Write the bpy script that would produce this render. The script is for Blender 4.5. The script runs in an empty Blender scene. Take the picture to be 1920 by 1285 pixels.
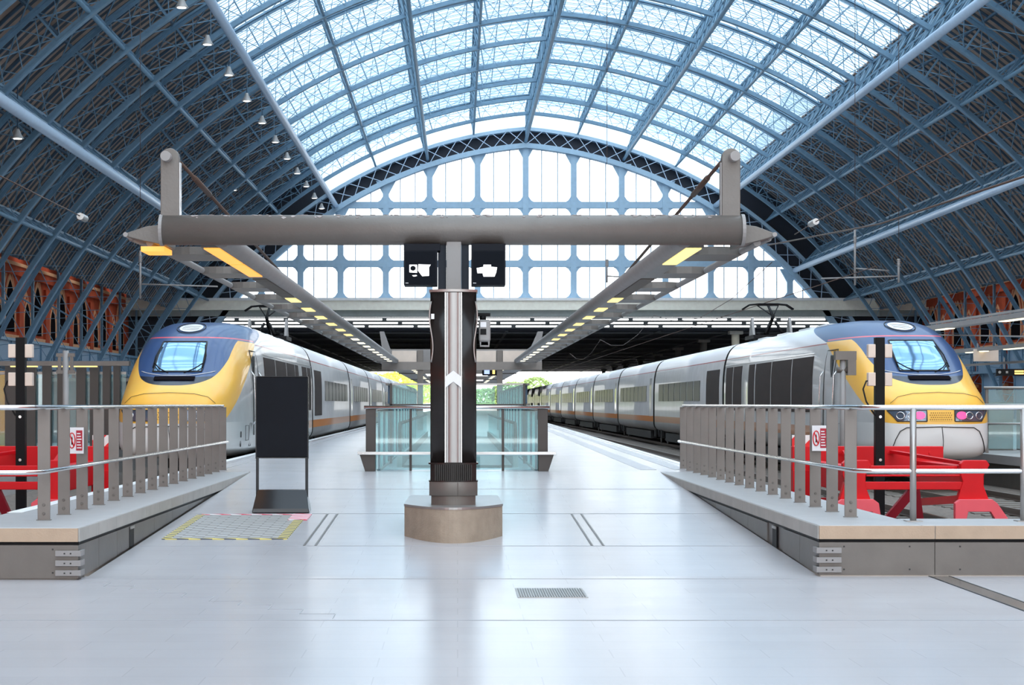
import bpy, math, random
from mathutils import Vector, Matrix
S = bpy.context.scene
COL = S.collection
R_ = math.radians
# ---------------------------------------------------------------- camera, sky, exposure
CZ = 1.707                                     # eye height above the near floor
cam_d = bpy.data.cameras.new('camera'); cam = bpy.data.objects.new('camera', cam_d); COL.objects.link(cam)
cam.location = (0, 0, CZ); cam.rotation_euler = (R_(90), 0, 0)
cam_d.sensor_width = 36.0; cam_d.lens = 36.0 * 3400 / 1920
cam_d.shift_x = (960 - 858) / 1920; cam_d.shift_y = (758 - 642.5) / 1920
cam_d.clip_end = 3000
S.camera = cam
w = bpy.data.worlds.new('world'); S.world = w; w.use_nodes = True
nt = w.node_tree; nt.nodes.clear()
wo = nt.nodes.new('ShaderNodeOutputWorld'); wb = nt.nodes.new('ShaderNodeBackground')
wr = nt.nodes.new('ShaderNodeValToRGB'); wt = nt.nodes.new('ShaderNodeTexCoord'); ws = nt.nodes.new('ShaderNodeSeparateXYZ')
wr.color_ramp.elements[0].position = 0.0; wr.color_ramp.elements[0].color = (1.0, 1.0, 1.0, 1)
wr.color_ramp.elements[1].position = 0.7; wr.color_ramp.elements[1].color = (0.84, 0.92, 1.0, 1)
nt.links.new(wt.outputs['Generated'], ws.inputs[0]); nt.links.new(ws.outputs['Z'], wr.inputs[0])
nt.links.new(wr.outputs[0], wb.inputs['Color']); nt.links.new(wb.outputs[0], wo.inputs['Surface'])
wb.inputs['Strength'].default_value = 3.8
S.view_settings.view_transform = 'Standard'; S.view_settings.look = 'None'
S.view_settings.exposure = 0.14; S.view_settings.gamma = 1.0; S.view_settings.use_curve_mapping = False
S.cycles.use_denoising = True
S.cycles.max_bounces = 8; S.cycles.transparent_max_bounces = 16
S.cycles.caustics_reflective = False; S.cycles.caustics_refractive = False
S.cycles.sample_clamp_indirect = 8

# ---------------------------------------------------------------- materials
def mat(name, col, rough=0.5, metal=0.0, var=0.12, scale=3.0, bump=0.0, bscale=None, emit=None, estr=1.0, coat=0.0, spec=0.5, stretch=None):
    m = bpy.data.materials.new(name); m.use_nodes = True
    n = m.node_tree.nodes; l = m.node_tree.links; b = n['Principled BSDF']
    b.inputs['Roughness'].default_value = rough; b.inputs['Metallic'].default_value = metal
    b.inputs['Specular IOR Level'].default_value = spec
    if coat: b.inputs['Coat Weight'].default_value = coat; b.inputs['Coat Roughness'].default_value = 0.08
    if emit:
        b.inputs['Emission Color'].default_value = (*emit, 1); b.inputs['Emission Strength'].default_value = estr
    tc = n.new('ShaderNodeTexCoord'); mp = n.new('ShaderNodeMapping'); no = n.new('ShaderNodeTexNoise')
    l.new(tc.outputs['Object'], mp.inputs[0]); l.new(mp.outputs[0], no.inputs['Vector'])
    if stretch: mp.inputs['Scale'].default_value = stretch
    no.inputs['Scale'].default_value = scale; no.inputs['Detail'].default_value = 5
    mx = n.new('ShaderNodeMix'); mx.data_type = 'RGBA'
    mx.inputs[6].default_value = (*[c * (1 - var) for c in col], 1); mx.inputs[7].default_value = (*[min(1, c * (1 + var)) for c in col], 1)
    l.new(no.outputs['Fac'], mx.inputs[0]); l.new(mx.outputs[2], b.inputs['Base Color'])
    if bump:
        bp = n.new('ShaderNodeBump'); bp.inputs['Strength'].default_value = bump; bp.inputs['Distance'].default_value = 0.02
        n2 = n.new('ShaderNodeTexNoise'); n2.inputs['Scale'].default_value = bscale or scale * 4; n2.inputs['Detail'].default_value = 6
        l.new(mp.outputs[0], n2.inputs['Vector']); l.new(n2.outputs['Fac'], bp.inputs['Height']); l.new(bp.outputs[0], b.inputs['Normal'])
    return m
def glass(name, tint, gloss=0.12, diff=0.0, dcol=(1, 1, 1), rough=0.02):
    m = bpy.data.materials.new(name); m.use_nodes = True
    n = m.node_tree.nodes; l = m.node_tree.links; n.clear()
    o = n.new('ShaderNodeOutputMaterial'); t = n.new('ShaderNodeBsdfTransparent'); g = n.new('ShaderNodeBsdfGlossy')
    t.inputs[0].default_value = (*tint, 1); g.inputs['Roughness'].default_value = rough
    mx = n.new('ShaderNodeMixShader'); mx.inputs[0].default_value = gloss
    l.new(t.outputs[0], mx.inputs[1]); l.new(g.outputs[0], mx.inputs[2]); last = mx
    if diff:
        d = n.new('ShaderNodeBsdfDiffuse'); d.inputs[0].default_value = (*dcol, 1)
        tr = n.new('ShaderNodeBsdfTranslucent'); tr.inputs[0].default_value = (*dcol, 1)
        no = n.new('ShaderNodeTexNoise'); no.inputs['Scale'].default_value = 4
        a = n.new('ShaderNodeMixShader'); a.inputs[0].default_value = 0.5
        l.new(d.outputs[0], a.inputs[1]); l.new(tr.outputs[0], a.inputs[2])
        m2 = n.new('ShaderNodeMixShader'); mr = n.new('ShaderNodeMapRange')
        mr.inputs[3].default_value = max(0, diff - .1); mr.inputs[4].default_value = min(1, diff + .1)
        l.new(no.outputs['Fac'], mr.inputs[0]); l.new(mr.outputs[0], m2.inputs[0])
        l.new(mx.outputs[0], m2.inputs[1]); l.new(a.outputs[0], m2.inputs[2]); last = m2
    l.new(last.outputs[0], o.inputs['Surface'])
    return m
class NB:
    """small expression builder over math nodes"""
    def __init__(s, m): s.t = m.node_tree; s.n = s.t.nodes; s.l = s.t.links
    def op(s, o, a, b=0.0, c=None):
        k = s.n.new('ShaderNodeMath'); k.operation = o
        for i, v in enumerate((a, b) if c is None else (a, b, c)):
            if isinstance(v, (int, float)): k.inputs[i].default_value = v
            else: s.l.new(v, k.inputs[i])
        return k.outputs[0]
    def curve(s, x, pts, xr, yr):
        x = s.op('DIVIDE', x, xr); k = s.n.new('ShaderNodeFloatCurve'); cu = k.mapping.curves[0]
        pp = [(a / xr, b / yr) for a, b in pts]
        cu.points[0].location = pp[0]; cu.points[1].location = pp[-1]
        for p in pp[1:-1]: cu.points.new(*p)
        for p in cu.points: p.handle_type = 'AUTO_CLAMPED'
        k.mapping.update(); s.l.new(x, k.inputs['Value']); return s.op('MULTIPLY', k.outputs[0], yr)
    def mix(s, f, a, b):
        k = s.n.new('ShaderNodeMix'); k.data_type = 'RGBA'
        s.l.new(f, k.inputs[0])
        for i, v in ((6, a), (7, b)):
            if isinstance(v, tuple): k.inputs[i].default_value = (*v, 1)
            else: s.l.new(v, k.inputs[i])
        return k.outputs[2]
M = {}
M['blue'] = mat('blue_paint', (.14, .265, .38), .45, var=.2)
M['blue_lit'] = mat('lit_blue_paint', (.46, .60, .76), .4, var=.1)  # the girder blue lightened in colour, as if lit from below
M['blue_dark'] = mat('dark_blue_paint', (.05, .10, .16), .6)
M['gable_blue'] = mat('gable_blue_paint', (.34, .50, .64), .5)
M['timber'] = mat('brown_boarding', (.36, .27, .22), .8, var=.45, scale=1.5)
M['slate'] = mat('grey_boarding', (.06, .08, .10), .8, var=.35, scale=1.2)
M['steel'] = mat('brushed_steel', (.42, .40, .385), .38, .75, var=.1, scale=6, stretch=(1, 1, .15))
M['polished'] = mat('polished_steel', (.74, .74, .75), .16, 1.0, var=.04)
M['channel'] = mat('column_channel_steel', (.37, .365, .36), .42, 1.0, var=.06, stretch=(8, 8, .1))
M['post_steel'] = mat('railing_post_steel', (.22, .20, .185), .42, .45, var=.1, scale=5)
M['grey_paint'] = mat('warm_grey_paint', (.165, .152, .14), .45, .2, var=.12, scale=5, bump=.15, bscale=30)
M['grey_mid'] = mat('mid_grey_paint', (.29, .28, .275), .5, .1)
M['stone'] = mat('buff_stone', (.47, .35, .25), .7, var=.16, scale=5, bump=.2, bscale=60)
M['stone_top'] = mat('grey_stone', (.42, .41, .41), .45, var=.1, scale=4)
M['panel'] = mat('grey_metal_panel', (.165, .15, .137), .42, .45, var=.2, scale=2.5, bump=.08, bscale=12)
M['black'] = mat('black_paint', (.008, .008, .009), .5, spec=.15)
M['dark_steel'] = mat('dark_bronze_steel', (.075, .065, .06), .45, .3)
M['wall_blue'] = mat('wall_panel_blue', (.17, .28, .40), .5)
M['board'] = mat('matt_black_board', (.008, .010, .015), .6, var=.3, scale=2, spec=.15)
M['gloss_black'] = mat('gloss_black_metal', (.02, .022, .026), .14, .3)
M['rubber'] = mat('rubber', (.015, .015, .015), .8)
M['clad'] = mat('dark_brown_cladding', (.020, .016, .015), .2, 0, spec=.35)
M['plinth'] = mat('column_base_stone', (.36, .285, .215), .65, var=.3, scale=6, bump=.25, bscale=50)
M['red'] = mat('bright_red_paint', (.66, .004, .010), .42, var=.1, spec=.3)
M['red_lit'] = mat('lit_red_paint', (.85, .10, .13), .45, var=.1)  # red paint lightened to show the feet of the buffer stops as lit
M['white'] = mat('white_paint', (.82, .82, .82), .45)
M['white_edge'] = mat('platform_edge_white', (.85, .85, .86), .5)
M['cream'] = mat('cream_panel', (.78, .66, .56), .5)
M['cream2'] = mat('pale_fascia', (.95, .88, .76), .6)
M['fascia_grey'] = mat('fascia_grey', (.33, .37, .36), .6)
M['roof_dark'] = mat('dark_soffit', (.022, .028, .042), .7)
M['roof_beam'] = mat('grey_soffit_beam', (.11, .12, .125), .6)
M['concrete'] = mat('concrete', (.42, .41, .38), .8, var=.2)
M['brick'] = None
M['ballast'] = mat('ballast_stone', (.17, .14, .12), .95, var=.75, scale=14, bump=1.0, bscale=16)
M['rail'] = mat('rail_steel', (.16, .12, .10), .4, .8)
M['sleeper'] = mat('concrete_sleeper', (.20, .18, .16), .85)
M['loco_black'] = mat('underframe_black', (.012, .012, .013), .6)
M['bronze'] = mat('bronze_band', (.42, .14, .04), .35, .2)
M['dark_panel'] = mat('dark_brown_panel', (.034, .021, .019), .6, spec=.2, var=.3, scale=1.2, stretch=(1, 1, 3))
M['window'] = mat('carriage_window_glass', (.035, .04, .045), .3, spec=.15)
M['silver'] = mat('silver_grey_paint', (.50, .50, .505), .3, .2, var=.05, coat=.4)
M['seam'] = mat('dark_seam', (.03, .03, .03), .6)
M['sign_white'] = mat('sign_white', (.8, .8, .82), .5)
M['sign_red'] = mat('sign_red', (.42, .01, .03), .5)
M['lamp_off'] = mat('lamp_white', (.75, .73, .7), .35, emit=(1, .97, .9), estr=2.5)
M['lamp_body'] = mat('lamp_body', (.66, .65, .63), .35, .3)
M['wire'] = mat('wire_brown', (.10, .06, .045), .6)
M['orange_light'] = mat('orange_light', (.5, .25, .08), .5, emit=(1, .40, .05), estr=1.15)
M['yellow_light'] = mat('yellow_light', (.5, .42, .2), .5, emit=(1, .80, .30), estr=1.0)
M['pale_light'] = mat('pale_light', (1, .9, .7), .5, emit=(1, .92, .66), estr=1.3)
M['white_reflection'] = mat('painted_reflection_white', (1, 1, 1), .5, emit=(1, 1, 1), estr=1.3)
M['pink_light'] = mat('tail_lamp', (1, .1, .3), .3, emit=(1, .05, .2), estr=.9)
M['amber'] = mat('amber_text', (1, .6, .2), .5, emit=(1, .6, .15), estr=1.2)
M['blue_text'] = mat('display_text', (.4, .5, .8), .5, emit=(.45, .55, .9), estr=.8)
M['lens'] = mat('headlamp_glass', (.10, .14, .20), .05, .4, coat=1)
M['g_clear'] = glass('clear_roof_glass', (.97, .99, 1), .05)
M['g_pale'] = glass('obscured_roof_glass', (.55, .68, .76), .05, .72, (.47, .62, .70))
M['g_gable'] = glass('gable_glass', (.98, 1, 1), .04)
M['g_teal'] = glass('teal_glass', (.74, .92, .93), .12, .10, (.66, .94, .96))
M['g_teal2'] = glass('frosted_teal_glass', (.42, .70, .66), .10, .42, (.42, .72, .66))
M['g_edge_streak'] = mat('glass_edge_streak', (.72, .95, .95), .2)
M['screen'] = mat('screen_glass', (.003, .005, .009), .4, spec=.06)
M['leaf'] = mat('foliage', (.30, .36, .07), .9, var=.6, scale=.6)
M['trunk'] = mat('bark', (.08, .06, .04), .9)
M['chrome'] = mat('chrome', (.8, .8, .82), .12, 1.0)
M['tactile'] = mat('tactile_paving', (.45, .435, .45), .35)
M['wheel'] = mat('wheel_steel', (.06, .055, .05), .5, .6)

def brick_mat():
    m = mat('red_brick', (.50, .095, .045), .85, var=.35, scale=1.2, spec=.1); n = m.node_tree.nodes; l = m.node_tree.links
    return m
M['brick'] = brick_mat()
M['recess'] = mat('dark_recess', (.012, .010, .012), .95, spec=0)
M['windscreen'] = mat('windscreen_glass', (.22, .40, .60), .06, .85, var=.05)
M['brown_dot'] = mat('brown_grille', (.30, .12, .02), .6)
M['brick_cream'] = mat('window_surround_stone', (.80, .42, .22), .8, var=.2)

def floor_mat():
    m = mat('polished_floor_tiles', (.505, .485, .50), .3, var=.05, scale=.5, spec=.6); n = m.node_tree.nodes; l = m.node_tree.links
    b = n['Principled BSDF']; mx = b.inputs['Base Color'].links[0].from_node
    tc = n.new('ShaderNodeTexCoord'); mp = n.new('ShaderNodeMapping'); br = n.new('ShaderNodeTexBrick')
    l.new(tc.outputs['Object'], mp.inputs[0]); l.new(mp.outputs[0], br.inputs['Vector'])
    br.inputs['Scale'].default_value = 1.0; br.inputs['Brick Width'].default_value = 1.05; br.inputs['Row Height'].default_value = .42
    br.inputs['Mortar Size'].default_value = .006; br.inputs['Mortar Smooth'].default_value = .6
    br.inputs['Color1'].default_value = (.97, .97, .97, 1); br.inputs['Color2'].default_value = (1, 1, 1, 1); br.inputs['Mortar'].default_value = (.88, .88, .88, 1)
    mul = n.new('ShaderNodeMix'); mul.data_type = 'RGBA'; mul.blend_type = 'MULTIPLY'; mul.inputs[0].default_value = 1
    l.new(mx.outputs[2], mul.inputs[6]); l.new(br.outputs['Color'], mul.inputs[7]); l.new(mul.outputs[2], b.inputs['Base Color'])
    no = n.new('ShaderNodeTexNoise'); no.inputs['Scale'].default_value = 1.3; no.inputs['Detail'].default_value = 6
    mr = n.new('ShaderNodeMapRange'); mr.inputs[3].default_value = .20; mr.inputs[4].default_value = .28
    l.new(tc.outputs['Object'], no.inputs['Vector']); l.new(no.outputs['Fac'], mr.inputs[0]); l.new(mr.outputs[0], b.inputs['Roughness'])
    bp = n.new('ShaderNodeBump'); bp.inputs['Strength'].default_value = .06; bp.inputs['Distance'].default_value = .003
    n3 = n.new('ShaderNodeTexNoise'); n3.inputs['Scale'].default_value = 9
    l.new(tc.outputs['Object'], n3.inputs['Vector']); l.new(n3.outputs['Fac'], bp.inputs['Height']); l.new(bp.outputs[0], b.inputs['Normal'])
    return m
M['floor'] = floor_mat()

def stripe_mat(name, ca, cb, freq, ax=(1, 1, 0), rough=.6):
    m = bpy.data.materials.new(name); m.use_nodes = True; nb = NB(m); b = nb.n['Principled BSDF']; b.inputs['Roughness'].default_value = rough
    tc = nb.n.new('ShaderNodeTexCoord'); sp = nb.n.new('ShaderNodeSeparateXYZ'); nb.l.new(tc.outputs['Object'], sp.inputs[0])
    v = nb.op('ADD', nb.op('MULTIPLY', sp.outputs[0], ax[0] * freq), nb.op('MULTIPLY', sp.outputs[1], ax[1] * freq))
    v = nb.op('ADD', v, nb.op('MULTIPLY', sp.outputs[2], ax[2] * freq))
    f = nb.op('GREATER_THAN', nb.op('FRACT', v), .5)
    nb.l.new(nb.mix(f, ca, cb), b.inputs['Base Color'])
    return m
M['haz_y'] = stripe_mat('yellow_black_tape', (.75, .62, .18), (.10, .10, .12), 3.6, (1, 1.6, 0))
M['haz_r'] = stripe_mat('red_white_tape', (.75, .10, .16), (.85, .80, .82), 3.6, (1, 1.6, 0))
M['haz_board'] = stripe_mat('red_white_board', (.8, .02, .02), (.88, .85, .82), 3.2, (1, 0, -1))

# ---------------------------------------------------------------- mesh helpers
class MB:
    def __init__(s): s.v = []; s.f = []; s.mi = []; s.sm = []
    def face(s, idx, mi=0, sm=False): s.f.append(tuple(idx)); s.mi.append(mi); s.sm.append(sm)
    def hexa(s, c, mi=0):
        b = len(s.v); s.v += [tuple(p) for p in c]
        for q in ((0, 3, 2, 1), (4, 5, 6, 7), (0, 1, 5, 4), (1, 2, 6, 5), (2, 3, 7, 6), (3, 0, 4, 7)): s.face([b + i for i in q], mi)
        return s
    def box(s, x0, x1, y0, y1, z0, z1, mi=0):
        return s.hexa([(x0, y0, z0), (x1, y0, z0), (x1, y1, z0), (x0, y1, z0), (x0, y0, z1), (x1, y0, z1), (x1, y1, z1), (x0, y1, z1)], mi)
    def beam(s, p, q, w, h, up=(0, 0, 1), mi=0):
        p = Vector(p); q = Vector(q); d = (q - p).normalized(); u = Vector(up)
        sd = d.cross(u)
        if sd.length < 1e-4: sd = d.cross(Vector((1, 0, 0)))
        sd.normalize(); u = sd.cross(d).normalized(); a = sd * w / 2; b = u * h / 2
        return s.hexa([p - a - b, p + a - b, q + a - b, q - a - b, p - a + b, p + a + b, q + a + b, q - a + b], mi)
    def tube(s, pts, r, n=10, mi=0, cap=True, rs=None):
        pts = [Vector(p) for p in pts]; b = len(s.v); N = len(pts); ref = None
        for i, p in enumerate(pts):
            d = (pts[min(i + 1, N - 1)] - pts[max(i - 1, 0)]).normalized()
            if ref is None:
                ref = d.cross(Vector((0, 0, 1)))
                if ref.length < 1e-3: ref = d.cross(Vector((1, 0, 0)))
            ref = (ref - d * ref.dot(d)).normalized(); o = d.cross(ref); rr = rs[i] if rs else r
            for k in range(n):
                a = 2 * math.pi * k / n; s.v.append(tuple(p + (ref * math.cos(a) + o * math.sin(a)) * rr))
        for i in range(N - 1):
            for k in range(n):
                k2 = (k + 1) % n; s.face([b + i * n + k, b + i * n + k2, b + (i + 1) * n + k2, b + (i + 1) * n + k], mi, True)
        if cap:
            s.face([b + k for k in range(n)][::-1], mi); s.face([b + (N - 1) * n + k for k in range(n)], mi)
        return s
    def prism(s, poly, a, b_, axis='y', mi=0, sm=False):
        """poly of (u,w) extruded along an axis: y -> (u,y,w); x -> (x,u,w); z -> (u,w,z)"""
        P = {'y': lambda u, w, t: (u, t, w), 'x': lambda u, w, t: (t, u, w), 'z': lambda u, w, t: (u, w, t)}[axis]
        b = len(s.v); n = len(poly)
        s.v += [P(u, w, a) for u, w in poly] + [P(u, w, b_) for u, w in poly]
        s.face(range(b, b + n), mi); s.face(list(range(b + n, b + 2 * n))[::-1], mi)
        for i in range(n): j = (i + 1) % n; s.face([b + i, b + n + i, b + n + j, b + j], mi, sm)
        return s
    def grid(s, fn, nu, nv, mi=0, sm=True):
        b = len(s.v)
        for i in range(nu + 1):
            for j in range(nv + 1): s.v.append(tuple(fn(i / nu, j / nv)))
        for i in range(nu):
            for j in range(nv):
                k = b + i * (nv + 1) + j; s.face([k, k + 1, k + nv + 2, k + nv + 1], mi(i, j) if callable(mi) else mi, sm)
        return s
    def lathe(s, prof, c=(0, 0, 0), n=24, mi=0, sm=True):
        b = len(s.v)
        for r, z in prof:
            for k in range(n):
                a = 2 * math.pi * k / n; s.v.append((c[0] + r * math.cos(a), c[1] + r * math.sin(a), c[2] + z))
        for i in range(len(prof) - 1):
            for k in range(n):
                k2 = (k + 1) % n; s.face([b + i * n + k, b + i * n + k2, b + (i + 1) * n + k2, b + (i + 1) * n + k], mi, sm)
        s.face([b + k for k in range(n)][::-1], mi); s.face([b + (len(prof) - 1) * n + k for k in range(n)], mi)
        return s
    def build(s, name, mats, parent=None, bevel=0, loc=None, fix=True):
        me = bpy.data.meshes.new(name); me.from_pydata(s.v, [], s.f)
        for m in (mats if isinstance(mats, (list, tuple)) else [mats]): me.materials.append(M[m] if isinstance(m, str) else m)
        me.polygons.foreach_set('material_index', s.mi); me.polygons.foreach_set('use_smooth', s.sm); me.update()
        if fix:
            import bmesh
            bm = bmesh.new(); bm.from_mesh(me); bmesh.ops.recalc_face_normals(bm, faces=bm.faces); bm.to_mesh(me); bm.free()
        o = bpy.data.objects.new(name, me); COL.objects.link(o)
        if parent: o.parent = parent
        if loc: o.location = loc
        if bevel:
            bv = o.modifiers.new('bevel', 'BEVEL'); bv.width = bevel; bv.segments = 2; bv.limit_method = 'ANGLE'; bv.angle_limit = R_(40)
        return o
def thing(name, label, cat, loc=(0, 0, 0), group=None, rz=0):
    o = bpy.data.objects.new(name, None); COL.objects.link(o); o.location = loc; o.rotation_euler = (0, 0, rz); o.empty_display_size = .2
    return tag(o, label, cat, group)
def tag(o, label, cat, group=None):
    o['label'] = label; o['category'] = cat
    if group: o['group'] = group
    return o
def struct(o, label=None, kind='structure'):
    o['kind'] = kind
    if label: o['label'] = label
    return o
def plabel(o, l): o['label'] = l; return o
def copy_tree(o, parent=None):
    c = o.copy(); COL.objects.link(c)
    if parent: c.parent = parent
    for ch in list(o.children): copy_tree(ch, c)
    return c
def px(x, y, Y): return ((x - 858) * Y / 3400, Y, CZ - (y - 758) * Y / 3400)
PZ = .507                        # platform level
RZ = -.10                        # rail level
DD = 184.0                       # depth of the end screen
BAY = 8.94
AX = 6.9                         # arch axis
EE, CC = 3.43, -15.86
def arc(side, R, th): return (AX + side * (-EE + R * math.cos(th)), CZ + CC + R * math.sin(th))
def apex(R): return math.acos(EE / R)
# ================================================================ THE SETTING
# ---- floor: flat concourse, ramp, platform
def fz(y): return 0.0 if y < 17.97 else min(PZ, (y - 17.97) * PZ / 14.13)
m = MB()
m.grid(lambda u, v: (-40 + 80 * u, -14 + 31.97 * v, 0), 2, 2, 0, False)
m.grid(lambda u, v: (-3.66 + 7.24 * u, 17.97 + 14.13 * v, fz(17.97 + 14.13 * v)), 1, 1, 0, False)
def edge_r(y): return 4.57 if y < 36 else 4.57 + (y - 36) * (5.95 - 4.57) / 96
m.hexa([(-4.98, 32.1, -.3), (4.57, 32.1, -.3), (4.57, 36, -.3), (-4.98, 36, -.3), (-4.98, 32.1, PZ), (4.57, 32.1, PZ), (4.57, 36, PZ), (-4.98, 36, PZ)])
m.hexa([(-4.98, 36, -.3), (4.57, 36, -.3), (edge_r(430), 430, -.3), (-4.98, 430, -.3), (-4.98, 36, PZ), (4.57, 36, PZ), (edge_r(430), 430, PZ), (-4.98, 430, PZ)])
struct(m.build('floor', 'floor'))
# joints across the floor
m = MB()
for y in (14.3, 17.7, 20.6, 24.4, 28.4):
    z = fz(y) + .002; x0, x1 = ((-12, 12) if y < 17.9 else (-3.6, 3.5))
    m.box(x0, x1, y - .009, y + .009, z - .004, z + .001)
for k in range(9):            # stepped repair line in the near paving
    x = -3.6 + k * .29; y = 17.3 - k * .32
    m.box(x, x + .29, y, y + .008, 0, .003); m.box(x + .283, x + .29, y - .32, y, 0, .003)
struct(m.build('floor_joint', mat('joint_grey', (.33, .33, .35), .6)))
m = MB()
m.box(-4.97, -4.80, 20, 300, PZ + .001, PZ + .006)
m.hexa([(4.40, 32, PZ), (4.55, 32, PZ), (4.55, 36, PZ), (4.40, 36, PZ), (4.40, 32, PZ + .006), (4.55, 32, PZ + .006), (4.55, 36, PZ + .006), (4.40, 36, PZ + .006)])
m.hexa([(4.40, 36, PZ), (4.55, 36, PZ), (edge_r(300) - .03, 300, PZ), (edge_r(300) - .18, 300, PZ), (4.40, 36, PZ + .006), (4.55, 36, PZ + .006), (edge_r(300) - .03, 300, PZ + .006), (edge_r(300) - .18, 300, PZ + .006)])
struct(m.build('floor_edge_line', 'white_edge'))
m = MB()
for a, b in ((.35, .62), (.95, 1.25)):
    m.hexa([(4.57 - b, 33, PZ), (4.57 - a, 33, PZ), (edge_r(260) - a, 260, PZ), (edge_r(260) - b, 260, PZ), (4.57 - b, 33, PZ + .005), (4.57 - a, 33, PZ + .005), (edge_r(260) - a, 260, PZ + .005), (edge_r(260) - b, 260, PZ + .005)])
m.box(-4.6, -4.3, 33.5, 260, PZ, PZ + .005)
struct(m.build('floor_tactile_strip', 'tactile'))
# ---- track bed
m = MB(); m.grid(lambda u, v: (-37.5 + 99 * u, 18.4 + 440 * v, -.245), 2, 4, 0, False)
g = m.build('ballast', 'ballast'); struct(g, 'brown stone ballast between the tracks', 'stuff')
# side platforms beyond the outer tracks
m = MB(); m.box(-33, -9.6, 26, 420, -.34, PZ)
struct(m.build('floor_left_platform', 'stone_top'))
m = MB(); m.box(12.75, 48, 24, 420, -.34, .30, 1); m.box(12.7, 48, 23.9, 420, .30, PZ, 0)
struct(m.build('floor_right_platform', ['stone_top', 'panel']))
# ---- rails with sleepers
def track(xc, y0, y1, label):
    t = thing('railway_track', label, 'railway track', (xc, y0, -.34))
    for sx in (-.75, .75):
        m = MB(); m.box(sx - .075, sx + .075, 0, y1 - y0, .12, .14); m.box(sx - .01, sx + .01, 0, y1 - y0, .14, .21); m.box(sx - .035, sx + .035, 0, y1 - y0, .21, .24)
        m.build('rail', 'rail', t)
    m = MB(); y = .3
    while y < min(60, y1 - y0): m.box(-1.25, 1.25, y, y + .26, .0, .12); y += .65
    o = m.build('sleeper', 'sleeper', t); o['kind'] = 'stuff'
track(-6.4, 31.2, 300, 'railway track on the left that carries the nearer left train')
track(7.0, 24, 300, 'empty railway track beside the right edge of the central platform')
track(10.4, 24, 300, 'railway track on the right under the right-hand train')

# ---- roof sheet: ridge-and-furrow glazing over the middle, boarding down the sides
Y0R = DD - 14 * BAY
TH_G = R_(57.8)
RS = 46.6
def roofsheet(side, t0, t1, nth, mats, per=1.49):
    m = MB()
    def fn(u, v):
        k = round(u * N); y = YB + per * (k // 4 + ((0, .12, .62, 1.0) if per > 1.2 else (0, .12, .8, 1.0))[k % 4] * .999)
        R = RS + ((.0, .34, .12, 0) if per > 1.2 else (0, .40, .08, 0))[k % 4]; x, z = arc(side, R, t0 + (t1 - t0) * v); return (x, y, z)
    N = int((DD + 1 - YB) / per) * 4
    m.grid(fn, N, nth, lambda i, j: (1, 0, 1, 1)[i % 4] if per > 1.2 else i % 4 // 2, False)
    return m
YB = -40.0
glass_parent = struct(bpy.data.objects.new('ceiling', None)); COL.objects.link(glass_parent)
for s in (-1, 1):
    o = roofsheet(s, TH_G, apex(RS), 16, None).build('ceiling_glazing', ['g_pale', 'g_clear'], glass_parent, fix=False)
    o = roofsheet(s, R_(33), TH_G, 14, None, 1.0).build('ceiling_boarding', ['timber', 'slate'], glass_parent, fix=False)
# glazing bars (along the arch) and small longitudinal rails
m = MB()
for s in (-1, 1):
    y = YB; k = 0
    while y < DD:
        N = 9; pts = [arc(s, RS - .06, TH_G + (apex(RS) - TH_G) * i / N) for i in range(N + 1)]
        for i in range(N): m.beam((pts[i][0], y, pts[i][1]), (pts[i + 1][0], y, pts[i + 1][1]), .03, .12, (0, 1, 0)); m.beam((pts[i][0], y + .92, pts[i][1] + .1), (pts[i + 1][0], y + .92, pts[i + 1][1] + .1), .03, .07, (0, 1, 0))
        y += 1.49; k += 1
    for i in range(9):
        x, z = arc(s, RS - .1, TH_G + (apex(RS) - TH_G) * (i + .5) / 9)
        m.beam((x, YB, z), (x, DD, z), .08, .05)
struct(m.build('ceiling_glazing_bars', 'gable_blue', glass_parent, fix=False))
m = MB()
for s in (-1, 1):
    for i in range(4):
        x, z = arc(s, RS - .15, R_(33) + (TH_G - R_(33)) * (i + .5) / 4); m.beam((x, YB, z), (x, DD, z), .14, .14)
    y = Y0R - 6
    while y < DD:
        N = 7; pts = [arc(s, RS - .12, R_(33) + (TH_G - R_(33)) * i / N) for i in range(N + 1)]
        for i in range(N): m.beam((pts[i][0], y, pts[i][1]), (pts[i + 1][0], y, pts[i + 1][1]), .10, .10, (0, 1, 0))
        y += BAY / 3
struct(m.build('ceiling_rafters', 'blue_dark', glass_parent, fix=False))

# ---- great arch ribs
RI, RO = 44.0, 45.9
TF = math.asin((-2.4 - CC) / RI)
def rib_mesh():
    m = MB()
    for s in (-1, 1):
        N = 34
        for R, wd, hh in ((RI, .40, .10), (RI + .16, .09, .24), (RO, .34, .12), (RO - .14, .08, .2)):
            a = TF; b = apex(R)
            P = [arc(s, R, a + (b - a) * i / N) for i in range(N + 1)]
            for i in range(N):
                p, q = P[i], P[i + 1]; nrm = (AX - s * EE - p[0], 0, CZ + CC - p[1])
                m.beam((p[0], 0, p[1]), (q[0], 0, q[1]), wd, hh, nrm)
        K = 44
        for i in range(K):
            t0 = TF + (apex(RI) - TF) * i / K; t1 = TF + (apex(RI) - TF) * (i + 1) / K
            a, b, c, d = arc(s, RI, t0), arc(s, RO, t0), arc(s, RI, t1), arc(s, RO, t1)
            m.beam((a[0], .04, a[1]), (d[0], .04, d[1]), .04, .07, (0, 1, 0)); m.beam((b[0], -.04, b[1]), (c[0], -.04, c[1]), .04, .07, (0, 1, 0))
            if i % 4 == 0: m.beam((a[0], 0, a[1]), (b[0], 0, b[1]), .1, .18, (0, 1, 0))
    return m
rib = rib_mesh().build('arch_rib', 'blue', fix=False); rib.location = (0, DD - BAY, 0)
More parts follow.
